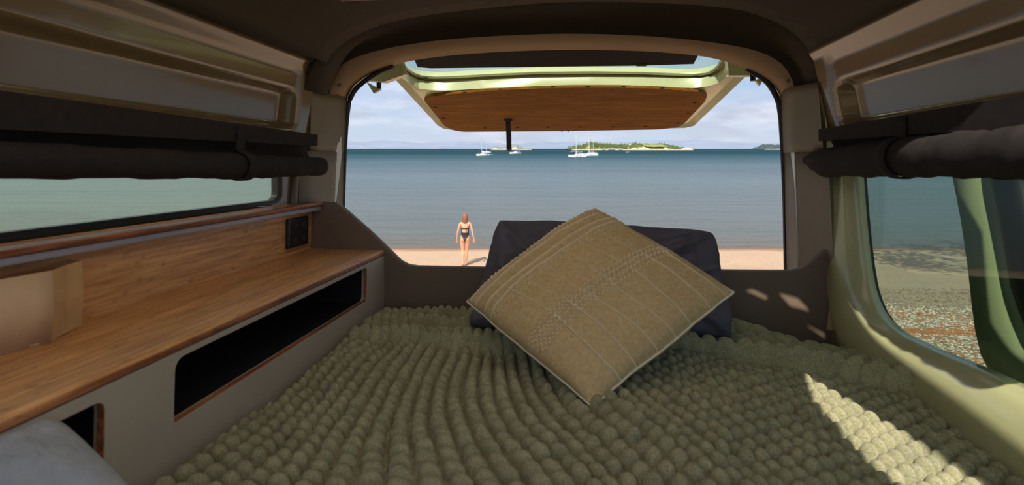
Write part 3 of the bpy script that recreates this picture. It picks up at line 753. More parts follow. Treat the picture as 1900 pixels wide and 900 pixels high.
obj('glass', B().prism([(.630, p[0], p[1]) for p in grow(gr_, cR, .003)], (.004, 0, 0)), GL_RIGHT, w2)

# front part of the right side: sill and post of the open door way (beside and behind the camera)
b = B().box((.60, -1.3, -.9), (.64, .52, -.30)); b.box((.60, -1.3, -.9), (.64, -1.0, .10)); b.box((.60, .48, -.9), (.64, 1.3, -.45))
o = obj('wall_right_front', b, PAINT); o['kind'] = 'structure'
b = B().box((-.80, -1.3, -.9), (-.775, 1.45, -.44)); o = obj('wall_left_lower', b, PAINT); o['kind'] = 'structure'
b = B().box((-.78, -1.6, -.95), (.66, 1.5, -.90)); o = obj('floor', b, HEAD); o['kind'] = 'structure'

# ---- sliding door, slid back outside the quarter window
dx = .70
la = [P(1772, 320, x=dx), P(1788, 400, x=dx), P(1803, 500, x=dx), P(1813, 600, x=dx), P(1828, 665, x=dx), P(1852, 705, x=dx)]
lb_ = [P(1812, 320, x=dx), P(1835, 430, x=dx), P(1850, 530, x=dx), P(1872, 600, x=dx), P(1905, 655, x=dx)]
lc = [P(1864, 320, x=dx), P(1880, 385, x=dx), P(1900, 450, x=dx), P(1940, 540, x=dx), P(1990, 610, x=dx)]
cD = (.45, -.1)
def dl(pts, ymin, zlow, ztop=.22): return [(p.y, p.z) for p in pts]+[(pts[-1].y-.1, zlow), (ymin+.06, zlow), (ymin, zlow+.06), (ymin, ztop-.05), (ymin+.06, ztop), (pts[0].y-.09, ztop), (pts[0].y-.02, ztop-.05)]
A_ = dl(la, -.12, -.40, .27); B__ = dl(lb_, -.05, lb_[-1].z-.005, .22); C_ = dl(lc, .0, lc[-1].z-.01, .18)
mid = [(a[0]*.5+b_[0]*.5, a[1]*.5+b_[1]*.5) for a, b_ in zip(star(A_, cD, N), star(B__, cD, N))]
door = empty('sliding_door', (dx, .45, -.9), 'sage green sliding door slid back outside the right window, its dark-edged window frame showing', 'door')
big = [(-.14, -.9), (1.0, -.9), (1.0, -.42), (1.0, .28), (-.14, .28)]
low = star(big, cD, N)
jo = B().loft([ring(1, A_, cD, dx-.006), ring(1, mid, cD, dx+.012), ring(1, B__, cD, dx+.022)], closed=True)
obj('door_frame', jo, PAINT, door, smooth=True, mods=[SOL(.03, 1)])
lowp = [p for p in la]; b = B()
b.prism([(dx, -.12, -.9), (dx, la[-1].y+.01, -.9), (dx, la[-1].y+.005, la[-1].z+.02), (dx, la[-1].y-.12, -.385), (dx, -.12, -.385)], (.035, 0, 0)); obj('door_lower_panel', b, PAINT, door)
sl = [(a[0]*.35+b_[0]*.65, a[1]*.35+b_[1]*.65) for a, b_ in zip(star(C_, cD, N), star(B__, cD, N))]
obj('window_seal', B().loft([ring(1, B__, cD, dx+.020), ring(1, sl, cD, dx+.008), ring(1, C_, cD, dx+.016), ring(1, C_, cD, dx+.03)], closed=True), RUBBER, door, smooth=True)
obj('glass', B().prism([(dx+.026, p[0], p[1]) for p in star(C_, cD, N)], (.004, 0, 0)), GL_DOOR, door)

# ---- pillars at the rear corners
def pillar(prof_lo, prof_hi, z0, z1, name, m, lean=None):
    k = 8; rows = [[(a[0]*(1-t)+b_[0]*t, a[1]*(1-t)+b_[1]*t, z0+(z1-z0)*t) for a, b_ in zip(prof_lo, prof_hi)] for t in [i/k for i in range(k+1)]]
    o = obj(name, B().loft(rows), m, smooth=False, auto=25, mods=[SOL(.012, 0)]); o['kind'] = 'structure'; return o
def pp(px, py, y): q = P(px, py, y=y); return (q.x, q.y)
pillar([(-.742, 1.20), (-.742, 1.235), pp(546, 370, 1.27), pp(556, 370, 1.262), pp(566, 370, 1.275), pp(575, 370, 1.30), pp(606, 370, 1.37), pp(612, 370, 1.385), pp(633, 370, 1.45)],
       [(-.735, 1.24), (-.735, 1.25), pp(548, 300, 1.27), pp(556, 300, 1.262), pp(564, 300, 1.275), pp(577, 300, 1.30), pp(606, 300, 1.37), pp(612, 300, 1.385), pp(635, 300, 1.45)], -.30, .03, 'trim_3', TRIM)
pillar([pp(572, 250, 1.315), pp(577, 250, 1.300), pp(590, 250, 1.33), pp(606, 250, 1.37), pp(612, 250, 1.385), pp(636, 250, 1.45)],
       [pp(574, 180, 1.315), pp(578, 180, 1.300), pp(590, 180, 1.33), pp(606, 180, 1.37), pp(613, 180, 1.385), pp(641, 180, 1.45)], .03, .195, 'trim_9', TRIM)
pillar([pp(1575, 450, 1.312), pp(1553, 450, 1.29), pp(1500, 450, 1.37), pp(1486, 450, 1.385), pp(1464, 450, 1.45)],
       [pp(1562, 300, 1.312), pp(1536, 300, 1.29), pp(1487, 300, 1.37), pp(1478, 300, 1.385), pp(1459, 300, 1.45)], -.45, .03, 'trim_4', TRIM)
pillar([pp(1530, 250, 1.315), pp(1526, 250, 1.300), pp(1510, 250, 1.33), pp(1482, 250, 1.37), pp(1474, 250, 1.385), pp(1457, 250, 1.45)],
       [pp(1521, 180, 1.315), pp(1517, 180, 1.300), pp(1500, 180, 1.33), pp(1476, 180, 1.37), pp(1470, 180, 1.385), pp(1452, 180, 1.45)], .03, .195, 'trim_10', TRIM)

FLANGE = mat('sky_lit_door_flange', (206, 212, 204), .3, coat=.4, v=dict(scale=3, amt=.05))  # paler than the trim to carry outside light caught on the flange
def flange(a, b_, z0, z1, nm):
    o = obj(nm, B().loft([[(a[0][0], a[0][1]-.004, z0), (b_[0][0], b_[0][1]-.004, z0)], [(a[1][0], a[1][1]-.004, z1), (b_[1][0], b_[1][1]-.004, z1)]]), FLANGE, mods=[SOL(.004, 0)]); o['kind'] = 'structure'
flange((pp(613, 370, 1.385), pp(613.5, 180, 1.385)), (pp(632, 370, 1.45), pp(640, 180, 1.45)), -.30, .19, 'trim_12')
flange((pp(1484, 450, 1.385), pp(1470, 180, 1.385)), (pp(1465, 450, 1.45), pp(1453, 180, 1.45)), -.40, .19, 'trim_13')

# ---- headliner: rear arch, corner and ceiling
nA = 64
rowA = resample(smooth_pts([P(*p, y=1.45) for p in [(640, 190), (649, 166), (670, 147), (700, 130), (760, 112), (850, 101), (950, 95), (1050, 92), (1150, 93), (1250, 98), (1330, 108), (1385, 127), (1420, 145), (1442, 165), (1451, 186)]], 2), nA)
rowA2 = resample(smooth_pts([P(*p, y=1.43) for p in [(633, 188), (640, 160), (665, 138), (700, 119), (760, 100), (850, 88), (950, 82), (1050, 79), (1150, 80), (1250, 85), (1335, 96), (1395, 117), (1430, 136), (1450, 160), (1458, 184)]], 2), nA)
rowB = resample(smooth_pts([P(*p, y=1.395) for p in [(610, 182), (615, 140), (640, 113), (700, 93), (770, 80), (850, 71), (950, 65), (1050, 62), (1150, 64), (1250, 70), (1350, 82), (1410, 95), (1450, 115), (1470, 145), (1478, 178)]], 2), nA)
rowB2 = resample(smooth_pts([P(*p, y=1.392) for p in [(595, 178), (600, 130), (630, 98), (700, 74), (770, 60), (850, 50), (950, 44), (1050, 42), (1150, 44), (1250, 50), (1350, 64), (1420, 80), (1465, 103), (1488, 140), (1493, 174)]], 2), nA)
arch = [(-.722, .19), (-.706, .235), (-.685, .275), (-.655, .315), (-.60, .352), (-.50, .385), (-.38, .402), (-.2, .415), (-.06, .42), (.1, .415), (.26, .402), (.38, .385), (.46, .352), (.512, .315), (.538, .275), (.556, .235), (.570, .19)]
rowC = resample(smooth_pts([(x*.985, 1.355, min(z*1.0, .405)) for x, z in arch], 2), nA)
rowD = resample(smooth_pts([(x, 1.255, z) for x, z in arch], 2), nA)
def cut_below(row, z0): return row
o = obj('trim_11', B().loft([rowB, rowB2, rowC, rowD]), HEAD, smooth=True, mods=[SOL(.012, -1)]); o['kind'] = 'structure'
o = obj('trim_5', B().loft([rowA, rowA2, rowB]), BAND, smooth=True, mods=[SOL(.012, -1)]); o['kind'] = 'structure'
# little press studs in the lining
for (px, py, yy) in ((631, 158, 1.405), (1462, 150, 1.405)):
    q = P(px, py, y=yy); obj('stud', B().tube([q+Vector((0, -.006, 0)), q+Vector((0, .004, 0))], .0055, 12), TRIM, o)
# ceiling: panels between the tail and the windscreen, with unseen gaps added to shape sun on bed, board and sill
crow = []
arc2 = resample(smooth_pts([(x, 0, z) for x, z in arch if z >= .27], 2), 49)
ysC = [1.265, 1.2, 1.1, .95, .80, .65, .5, .35, .2, .05, -.1, -.24]
V_ = []; F_ = []
for j, y in enumerate(ysC):
    for p in arc2: V_.append((p.x, y, p.z))
for j in range(len(ysC)-1):
    for i in range(48): F_.append((j*49+i, j*49+i+1, (j+1)*49+i+1, (j+1)*49+i))
me = mesh_from(V_, F_); bm = bmesh.new(); bm.from_mesh(me)
SV = Vector((M3.T @ np.array(SUN_DIR)).tolist())
def up_to_roof(p, zr=.41): return p-SV*((p.z-zr)/SV.z)
def cut_light_gap(poly):
    poly = [Vector((p.x, p.y, 0)) for p in poly]; c = sum(poly, Vector())/len(poly); pl = []
    for a, b_ in zip(poly, poly[1:]+poly[:1]):
        nn = (b_-a).cross(Vector((0, 0, 1))).normalized()
        if nn.dot(c-a) > 0: nn = -nn
        pl.append((a, nn)); bmesh.ops.bisect_plane(bm, geom=bm.verts[:]+bm.edges[:]+bm.faces[:], plane_co=a, plane_no=nn, dist=1e-6)
    kill = [f for f in bm.faces if all(nn.dot(Vector((f.calc_center_median().x, f.calc_center_median().y, 0))-a) < 0 for a, nn in pl)]
    bmesh.ops.delete(bm, geom=kill, context='FACES')
cut_light_gap([up_to_roof(P(*p, z=-.385)) for p in [(1480, 684), (1520, 700), (1895, 905), (2120, 1040), (1640, 1040), (1560, 900), (1510, 750)]])  # unseen gap added so sun falls in a patch on the bed
for pl_ in ([(1358, 524), (1398, 514), (1436, 528), (1420, 546)], [(1428, 514), (1484, 518), (1530, 556), (1466, 552)], [(1470, 572), (1500, 566), (1536, 574), (1530, 598)]):
    cut_light_gap([up_to_roof(P(*p, y=1.3)) for p in pl_])     # added gaps that let sun dapple the tail board
si = [Vector((x, y, 0)) for x, y in ((.425, .02), (.456, .64), (.80, .64), (.80, .02))]     # gap added above the door way so sun reaches the sill
cut_light_gap(si)
FILL_HOLE = [Vector((x, y, 0)) for x, y in ((-.52, -.18), (.16, -.18), (.16, 1.02), (-.52, 1.02))]
cut_light_gap(FILL_HOLE)
bm.to_mesh(me); bm.free(); me.polygons.foreach_set('use_smooth', [True]*len(me.polygons))
b = B(); b.add([(-.53, -.19, .425), (.17, -.19, .425), (.17, 1.03, .425), (-.53, 1.03, .425)], [(0, 1, 2, 3)])  # unseen panel added as soft fill from above the bed
o = obj('added_fill_panel', b, DIFFUSER, mods=[SOL(.003, 1)]); o['kind'] = 'structure'
b = B()  # border around the added fill panel
for a_, c2 in (((-.56, -.20, .355), (-.52, 1.04, .45)), ((.16, -.20, .355), (.20, 1.04, .45)), ((-.56, -.22, .355), (.20, -.18, .45)), ((-.56, 1.02, .355), (.20, 1.06, .45))): b.box(a_, c2)
o = obj('added_fill_frame', b, TRIM); o['kind'] = 'structure'
o = obj('ceiling', me, HEAD, mods=[SOL(.02, 1)]); o['kind'] = 'structure'
# side rails of the headliner (rolled edge over the painted metal)
for s_, nm in ((-1, 'trim_6'), (1, 'trim_7')):
    e = arc2[0] if s_ < 0 else arc2[-1]
    pr_ = [(e.x+s_*.05, e.z-.0), (e.x-s_*.004, e.z-.001), (e.x-s_*.012, e.z+.004), (e.x-s_*.030, e.z+.035), (e.x-s_*.028, e.z+.055), (e.x-s_*.02, e.z+.07)]
    rows = [[(x, y, z) for x, z in pr_] for y in ((-.32, 0, .5, .9, 1.262) if s_ < 0 else (.60, .75, .9, 1.262))]
    o = obj(nm, B().loft(rows), HEAD, smooth=True, mods=[SOL(.008, 0)]); o['kind'] = 'structure'
    for yy in (.70, 1.10):
        q = Vector((e.x-s_*.024, yy, e.z+.028)); obj('stud', B().tube([q+Vector((s_*.004, 0, 0)), q-Vector((s_*.005, 0, 0))], .006, 10), TRIM, o)

# ---- rubber seal down both sides of the rear opening, and the painted frame behind the trims
b = B()
for pl_ in ([(634, 520), (635, 420), (637, 330), (640.5, 250), (645, 200), (652, 176), (666, 158), (700, 134), (730, 122)], [(1385, 127), (1420, 147), (1439, 174), (1448, 200), (1453, 270), (1457.5, 370), (1459, 450), (1460, 520)]):
    b.tube(smooth_pts([P(*p, y=1.455) for p in pl_], 1), .0078, 8)
o = obj('trim_8', b, RUBBER, smooth=True); o['kind'] = 'structure'
op_ = [(p.x*1.0, p.z) for p in [P(*p, y=1.47) for p in [(632, 700), (634, 420), (636, 330), (639, 250), (643, 200), (650, 170), (668, 148), (700, 128), (760, 109), (850, 97), (950, 91), (1050, 88), (1150, 89), (1250, 94), (1330, 104), (1385, 124), (1420, 142), (1444, 165), (1452, 200), (1457, 270), (1461, 370), (1463, 700)]]]
cO = (-.07, 0)
rws = [[(p[0], 1.475, p[1]) for p in star(op_, cO, 160)], [(p[0], 1.475, p[1]) for p in star([(-.80, -.9), (.70, -.9), (.70, .30), (.60, .44), (-.70, .44), (-.80, .30)], cO, 160)]]
o = obj('wall_back', B().loft(rws, closed=True), PAINT, mods=[SOL(.02, 0)]); o['kind'] = 'structure'
b = B().loft([[(x, y, z) for x, z in ((-.80, -.45), (-.80, .30), (-.70, .44), (-.3, .46), (-.07, .465), (.16, .46), (.58, .44), (.69, .30))] for y in (1.30, 1.475)])
o = obj('roof_skin', b, PAINT, mods=[SOL(.004, 0)]); o['kind'] = 'structure'
b = B().box((.615, .62, .055), (.625, 1.47, .30)); b.box((.625, 1.275, -.45), (.640, 1.47, .30)); o = obj('wall_right_upper', b, PAINT); o['kind'] = 'structure'

# ---- tailgate, swung up
T0, TS = .677, -.228            # plane z = T0 + TS*y
def T(px, py, off=0): return P(px, py, pl=(T0+off, TS))
def TP(x, y, off=0): return Vector((x, y, T0+off+TS*y))
tg = empty('tailgate', (-.08, 1.5, .33), 'open sage green tailgate lifted overhead with glass, roller blind and a bamboo inner panel', 'tailgate')
NT = 120
Gp = [T(*p, .05) for p in [(765, 134), (790, 143), (830, 142), (920, 137), (1000, 133.5), (1100, 132.5), (1200, 134), (1290, 138), (1312, 135), (1328, 126), (1338, 108)]]
Gp = [(p.x, p.y) for p in Gp]; xa, xb = Gp[0][0]-.012, Gp[-1][0]+.005
Gpoly = Gp+[(xb, 1.56), (xb-.06, 1.51), (xa+.05, 1.51), (xa-.01, 1.58)]
def TT(l, off=0): return [(q.x, q.y) for q in (T(*p, off) for p in l)]
O0 = TT([(815, 236), (830, 241), (870, 241.5), (1050, 241), (1270, 237.5), (1287, 234)])
O1 = TT([(1385, 141)]); O2 = TT([(733, 147)])
Opoly = O0+O1+[(O1[0][0]-.0, 1.485), (O2[0][0], 1.485)]+O2
cG = (-.07, 1.66)
def tring(poly, off): return [TP(p[0], p[1], off(p) if callable(off) else off) for p in star(poly, cG, NT)]
st1 = [(a, b_) for a, b_ in TT([(757, 139), (785, 150), (830, 149.5), (920, 144), (1000, 140), (1100, 139), (1200, 141), (1294, 145), (1322, 140), (1342, 128), (1350, 108)], .045)]
st1 = st1+[(xb+.02, 1.55), (xb-.05, 1.505), (xa+.04, 1.505), (xa-.025, 1.57)]
st2 = TT([(738, 142), (782, 168), (835, 169), (920, 164), (1000, 162), (1100, 161), (1200, 161), (1297, 165), (1330, 157), (1362, 135)], .0)+[(xb+.06, 1.51), (xb-.03, 1.49), (xa+.02, 1.49), (xa-.05, 1.51)]
st15 = [(p[0]*.6+q[0]*.4, p[1]*.6+q[1]*.4) for p, q in zip(star(st1, cG, NT), star(st2, cG, NT))]
starO = star(Opoly, cG, NT)
inner_rim = [(p[0]*.93-.07*.07, 1.66+(p[1]-1.66)*.965) for p in starO]
rows = [tring(Gpoly, .05), tring(grow(Gpoly, cG, .004), .044), tring(st1, .047), tring(st15, .040), tring(st2, .002), tring(inner_rim, .0), tring([(p[0]*.965-.0025, 1.66+(p[1]-1.66)*.985) for p in starO], .012), tring(starO, .0), tring(grow(Opoly, cG, .012), .02), tring(grow(Opoly, cG, .01), .095), tring(grow(Gpoly, cG, .03), .08), tring(grow(Gpoly, cG, .002), .053), tring(Gpoly, .05)]
obj('inner_frame', B().loft(rows, closed=True), PAINT, tg, smooth=False, auto=32)
obj('glass_seal', B().loft([tring(Gpoly, .0505), tring(grow(Gpoly, cG, .005), .043), tring(grow(Gpoly, cG, .005), .049)], closed=True), RUBBER, tg, smooth=True)
gg = obj('glass', B().prism([TP(p[0], p[1], .0535) for p in star(grow(Gpoly, cG, .006), cG, 60)], (0, 0, .004)), GL_TAIL, tg)
# bamboo panel with screws
pan = TT([(786, 181), (800, 175), (860, 168), (925, 163), (1000, 159.5), (1060, 157.5), (1150, 157.5), (1225, 160), (1290, 165), (1306, 168), (1312, 173), (1308, 184), (1268, 227), (1255, 233), (1220, 236.5), (1050, 239.5), (860, 241), (840, 238), (824, 229)], -.002)
pb = B(); pb.prism([TP(p[0], p[1], -.002) for p in round_poly(pan, .015, 3)], (0, 0, -.009))
panel = obj('bamboo_panel', pb, BAMBOO_X, tg)
for p in [(862, 171), (928, 165), (1026, 160.5), (1091, 160), (1157, 160.5), (1229, 163), (1300, 170), (1289, 191), (1277, 211), (1258, 229), (1198, 234.5), (1138, 235.5), (1077, 236), (1017, 236.5), (960, 237), (900, 237.5), (823, 220), (808, 200)]:
    q = T(*p, -.011); obj('screw', B().tube([q, q+Vector((0, 0, -.0035))], [.0085, .006], 10), CHROME, panel)
# roller blind lying under the glass
rb_ = TT([(775, 122), (800, 124), (1050, 121), (1190, 119), (1287, 116)], .035)
poly = rb_+[(rb_[-1][0], 1.525), (rb_[0][0]+.02, 1.525)]
rbl = obj('roller_blind', B().prism([TP(p[0], p[1], .03) for p in poly], (0, 0, .018)), FABRIC, tg)
obj('pull_tab', B().prism([T(1180, 119, .029), T(1200, 119, .029), T(1199, 123, .029), T(1181, 123, .029)], (0, 0, .004)), FABRIC, rbl)
# pull strap
q = T(943, 222, -.012); q2 = P(944.5, 280, y=q.y+.03)
b = B(); rows = []
for t, w_, off in ((0, .013, 0), (.03, .012, -.002), (.12, .0105, -.006), (.5, .0105, .004), (1, .0105, 0)):
    c_ = q.lerp(q2, t); c_.y += off; rows.append([(c_.x-w_, c_.y, c_.z), (c_.x+w_, c_.y, c_.z), (c_.x+w_, c_.y+.003, c_.z), (c_.x-w_, c_.y+.003, c_.z)])
sp_ = obj('pull_strap', b.loft(rows, closed=True, capends=True), BLACKP, tg)
obj('strap_fixing', B().box((q.x-.016, q.y-.012, q.z-.008), (q.x+.016, q.y+.012, q.z+.002), .002), BLACKP, tg)
obj('stitched_end', B().box((q2.x-.0108, q2.y-.001, q2.z), (q2.x+.0108, q2.y+.004, q2.z+.016)), mat('pale_grey_label', (96, 96, 92), .8), sp_)
for px in (1042.5, 1054.5):
    q = T(px, 240, .0); obj('latch_striker', B().tube([q, q+Vector((0, .0, -.010))], [.006, .004], 8), BLACKP, tg)
# hinge brackets and bump stops at the top corners of the opening
for s_, tri, stop in ((-1, [(680, 152), (706, 166), (693, 173)], (703, 160)), (1, [(1418, 143), (1402, 148), (1410, 159)], (1397, 145))):
    f0 = [P(*p, y=1.52) for p in tri]
    hb = B().prism(f0, (0, .012, 0)); obj('hinge_bracket', hb, PAINT, tg)
    a = P(655 if s_ < 0 else 1440, 150, y=1.49); q = P(tri[0][0], tri[0][1], y=1.52)
    arm0 = [P(*p, y=1.53) for p in ([(664, 148), (742, 104), (752, 138), (712, 152)] if s_ < 0 else [(1432, 140), (1350, 104), (1352, 140), (1392, 140)])]
    obj('hinge_arm', B().prism(arm0, (0, .03, 0)), PAINT, tg)
    k = P(*stop, y=1.50); obj('bump_stop', B().tube([k+Vector((0, 0, .012)), k+Vector((0, 0, -.008))], .0075, 10), RUBBER, tg)

# ---- board across the tail of the bed
top = [(560, 375), (603, 374.5), (622, 376), (632, 382), (690, 433), (728, 470), (742, 484), (755, 491), (772, 494), (905, 496.5), (1180, 500), (1440, 502.5), (1470, 502.5), (1486, 499), (1500, 491), (1538, 459), (1548, 454), (1563, 452)]
tp = [P(*p, y=1.30) for p in top]
tp = [Vector((-.735, 1.30, tp[0].z))]+tp[1:-1]+[Vector((.596, 1.30, tp[-1].z))]
poly = tp+[Vector((.596, 1.30, -.60)), Vector((-.735, 1.30, -.60))]
b = B().prism(poly, (0, .018, 0))
o = obj('bed_end_board', b, LINING, mods=[('BEVEL', dict(width=.003, segments=2, limit_method='ANGLE'))])
tag(o, 'taupe board across the tail end of the bed, top edge stepping down from the shelf', 'board')
# pale edge strip where the board meets the right side
b = B().prism([P(1556, 458, y=1.296), P(1556, 612, y=1.296), P(1532, 612, y=1.296)], (0, -.004, 0))
obj('corner_gusset', b, mat('beige_gusset', (176, 156, 116), .6), o)

# ---- shelf unit down the left side
XF = -.515
cab = empty('shelf_cabinet', (-.63, .45, -.60), 'long left-hand shelf unit with bamboo top and two dark cubby openings', 'shelf')
# shelf board (rounded front edge)
b = B(); rows = []
for y in (-.9, 1.297):
    rows.append([(-.722, y, -.2445), (-.520, y, -.2445), (-.5165, y, -.2415), (-.5155, y, -.2375), (-.5165, y, -.2335), (-.520, y, -.2305), (-.722, y, -.2305)])
shelf = obj('shelf_top', b.loft(rows, closed=True, capends=True), BAMBOO, cab)
obj('edge_banding', B().box((-.5185, -.9, -.2425), (-.5145, 1.296, -.2345), .001), PLYEDGE, shelf)
obj('backsplash', B().box((-.734, -.9, -.2445), (-.722, 1.297, -.118)), BAMBOO, cab)
# ledge above with a grey lip
rows = [[(-.742, y, -.1175), (-.694, y, -.1175), (-.6895, y, -.1145), (-.6885, y, -.111), (-.6895, y, -.108), (-.694, y, -.106), (-.742, y, -.106)] for y in (-.9, 1.297)]
obj('upper_ledge', B().loft(rows, closed=True, capends=True), PLYEDGE, cab)
obj('ledge_lip', B().box((-.722, -.9, -.1285), (-.694, 1.297, -.1178), .003), mat('pale_grey_lip', (150, 148, 158), .4), cab)
# front panel with the cubby cut-outs: built as frame strips around rounded openings
def panel_with_holes(x, y0, y1, z0, z1, holes, th_, n=80):
    b = B()
    ys = [y0]+[h[0]-.03 for h in holes for _ in (0,)]+[]
    cells = []
    prev = y0
    for i, h in enumerate(holes):
        nxt = (h[1]+holes[i+1][0])/2 if i+1 < len(holes) else y1
        cells.append((prev, nxt, h)); prev = nxt
    for (a, c_, h) in cells:
        cc = ((h[0]+h[1])/2, (h[2]+h[3])/2)
        hp = round_poly([(h[0], h[2]), (h[1], h[2]), (h[1], h[3]), (h[0], h[3])], [.006, .012, .016, .018])
        op = [(a, z0), (c_, z0), (c_, z1), (a, z1)]
        angs = sorted(set([2*pi*k/n for k in range(n)]+[math.atan2(p[1]-cc[1], p[0]-cc[0]) % (2*pi) for p in op+[tuple(q) for q in hp]]))
        def samp(poly):
            res = []
            for an in angs:
                d = (cos(an), sin(an)); best = None
                for i in range(len(poly)):
                    p = (poly[i][0]-cc[0], poly[i][1]-cc[1]); q = (poly[(i+1) % len(poly)][0]-cc[0], poly[(i+1) % len(poly)][1]-cc[1]); e = (q[0]-p[0], q[1]-p[1])
                    den = d[0]*e[1]-d[1]*e[0]
                    if abs(den) < 1e-12: continue
                    t = (p[0]*e[1]-p[1]*e[0])/den; u = (p[0]*d[1]-p[1]*d[0])/den
                    if t > 0 and -1e-6 <= u <= 1+1e-6 and (best is None or t > best): best = t
                res.append((cc[0]+d[0]*best, cc[1]+d[1]*best))
            return res
        hs, os_ = samp(hp), samp(op)
        b.loft([[(x-th_, p[0], p[1]) for p in os_], [(x, p[0], p[1]) for p in os_], [(x, p[0], p[1]) for p in hs], [(x-th_, p[0], p[1]) for p in hs]], closed=True)
    return b
qa = P(316, 775, x=XF); qb = P(683, 495, x=XF); qc = P(197, 717, x=XF)
holes = [(-.75, qc.y, -.345, -.2585), (.597, 1.188, -.3335, -.2525)]
obj('front_panel', panel_with_holes(XF, -.9, 1.297, -.60, -.2446, holes, .014), LIN_L, cab)
for h in holes:
    # bamboo-edged lining of the opening and the dark box behind it
    hp = round_poly([(h[0], h[2]), (h[1], h[2]), (h[1], h[3]), (h[0], h[3])], [.006, .012, .016, .018])
    n = len(hp); b = B().loft([[(XF-.0006, p[0], p[1]) for p in hp], [(XF-.0155, p[0], p[1]) for p in hp], [(XF-.0155, *(Vector(cc)+(Vector(p)-Vector(cc))*1.0)) for p in hp]], closed=True) if False else B()
    cc = Vector(((h[0]+h[1])/2, (h[2]+h[3])/2))
    def shr(p, g): return (max(h[0]+g, min(h[1]-g, p[0])), max(h[2]+g, min(h[3]-g, p[1])))
    b.loft([[(XF-.001, p[0], p[1]) for p in hp], [(XF-.001, *shr(p, .0012)) for p in hp], [(XF-.009, *shr(p, .0012)) for p in hp], [(XF-.009, p[0], p[1]) for p in hp]], closed=True)
    ed = obj('opening_edge', b, PLYEDGE, cab)
    b = B().box((-.715, h[0]-.01, h[2]-.012), (XF-.017, h[1]+.01, h[3]+.006)); b.f = [f for f in b.f if f != (1, 2, 6, 5)]
    obj('cubby_lining', b, DARKBOX, cab)
# power outlet
so = obj('power_outlet', B().box((-.722, 1.075, -.203), (-.713, 1.165, -.142), .003), BLACKP, cab)
q1, q2 = P(536, 407, x=-.713), P(572, 452, x=-.713)
so.data.clear_geometry() if hasattr(so.data, 'clear_geometry') else None
b = B().box((-.722, q1.y, q2.z), (-.712, q2.y+.0, q1.z), .004)
bpy.data.objects.remove(so)
so = obj('power_outlet', b, BLACKP, cab)
for u, v in ((.28, .72), (.72, .72), (.28, .24), (.72, .24)):
    yy = q1.y+(q2.y-q1.y)*u; zz = q2.z+(q1.z-q2.z)*v
    obj('socket', B().tube([(-.713, yy, zz), (-.709, yy, zz)], [.009, .008], 14), mat('worn_black_plastic', (46, 46, 50), .35), so)

# ---- paper bag on the shelf
k1, k2, k0 = P(95, 634, z=-.2303), P(150, 604, z=-.2303), P(0, 661, z=-.2303)
fd = (k1-k0)*2.2
fp = [(k1.x-fd.x, k1.y-fd.y), (k1.x, k1.y), (0, 0), (k2.x, k2.y), (k2.x-.035, k2.y+.004), (k1.x-fd.x-.05, k1.y-fd.y)]
z0, z1 = -.2303, P(95, 502, y=k1.y).z
bag = empty('paper_bag', (k1.x-.02, k1.y-.06, z0), 'tan paper bag standing on the bamboo shelf at the left edge', 'bag')
def wall_strip(pts, t=.0012):
    rows = []
    for zz, k in ((z0, 0), ((z0+z1)/2, .0025), (z1, -.002)):
        rows.append([(p[0]+k, p[1], zz) for p in pts])
    return B().loft(rows)
fr = resample([(p[0], p[1], 0) for p in fp[:2]], 7)
obj('front_face', wall_strip([(p.x+.0015*sin(i*2.1), p.y) for i, p in enumerate(fr)]), CARD, bag, smooth=True, mods=[SOL(.0015, 0)])
obj('gusset', wall_strip([fp[1], ((fp[1][0]+fp[3][0])/2-.004, (fp[1][1]+fp[3][1])/2), fp[3]]), CARD2, bag, mods=[SOL(.0015, 0)])
obj('back_face', wall_strip([fp[3], fp[4], fp[5]]), CARD2, bag, mods=[SOL(.0015, 0)])
obj('bag_base', B().prism([(p[0], p[1], z0+.001) for p in fp if p != (0, 0)], (0, 0, .002)), CARD2, bag)

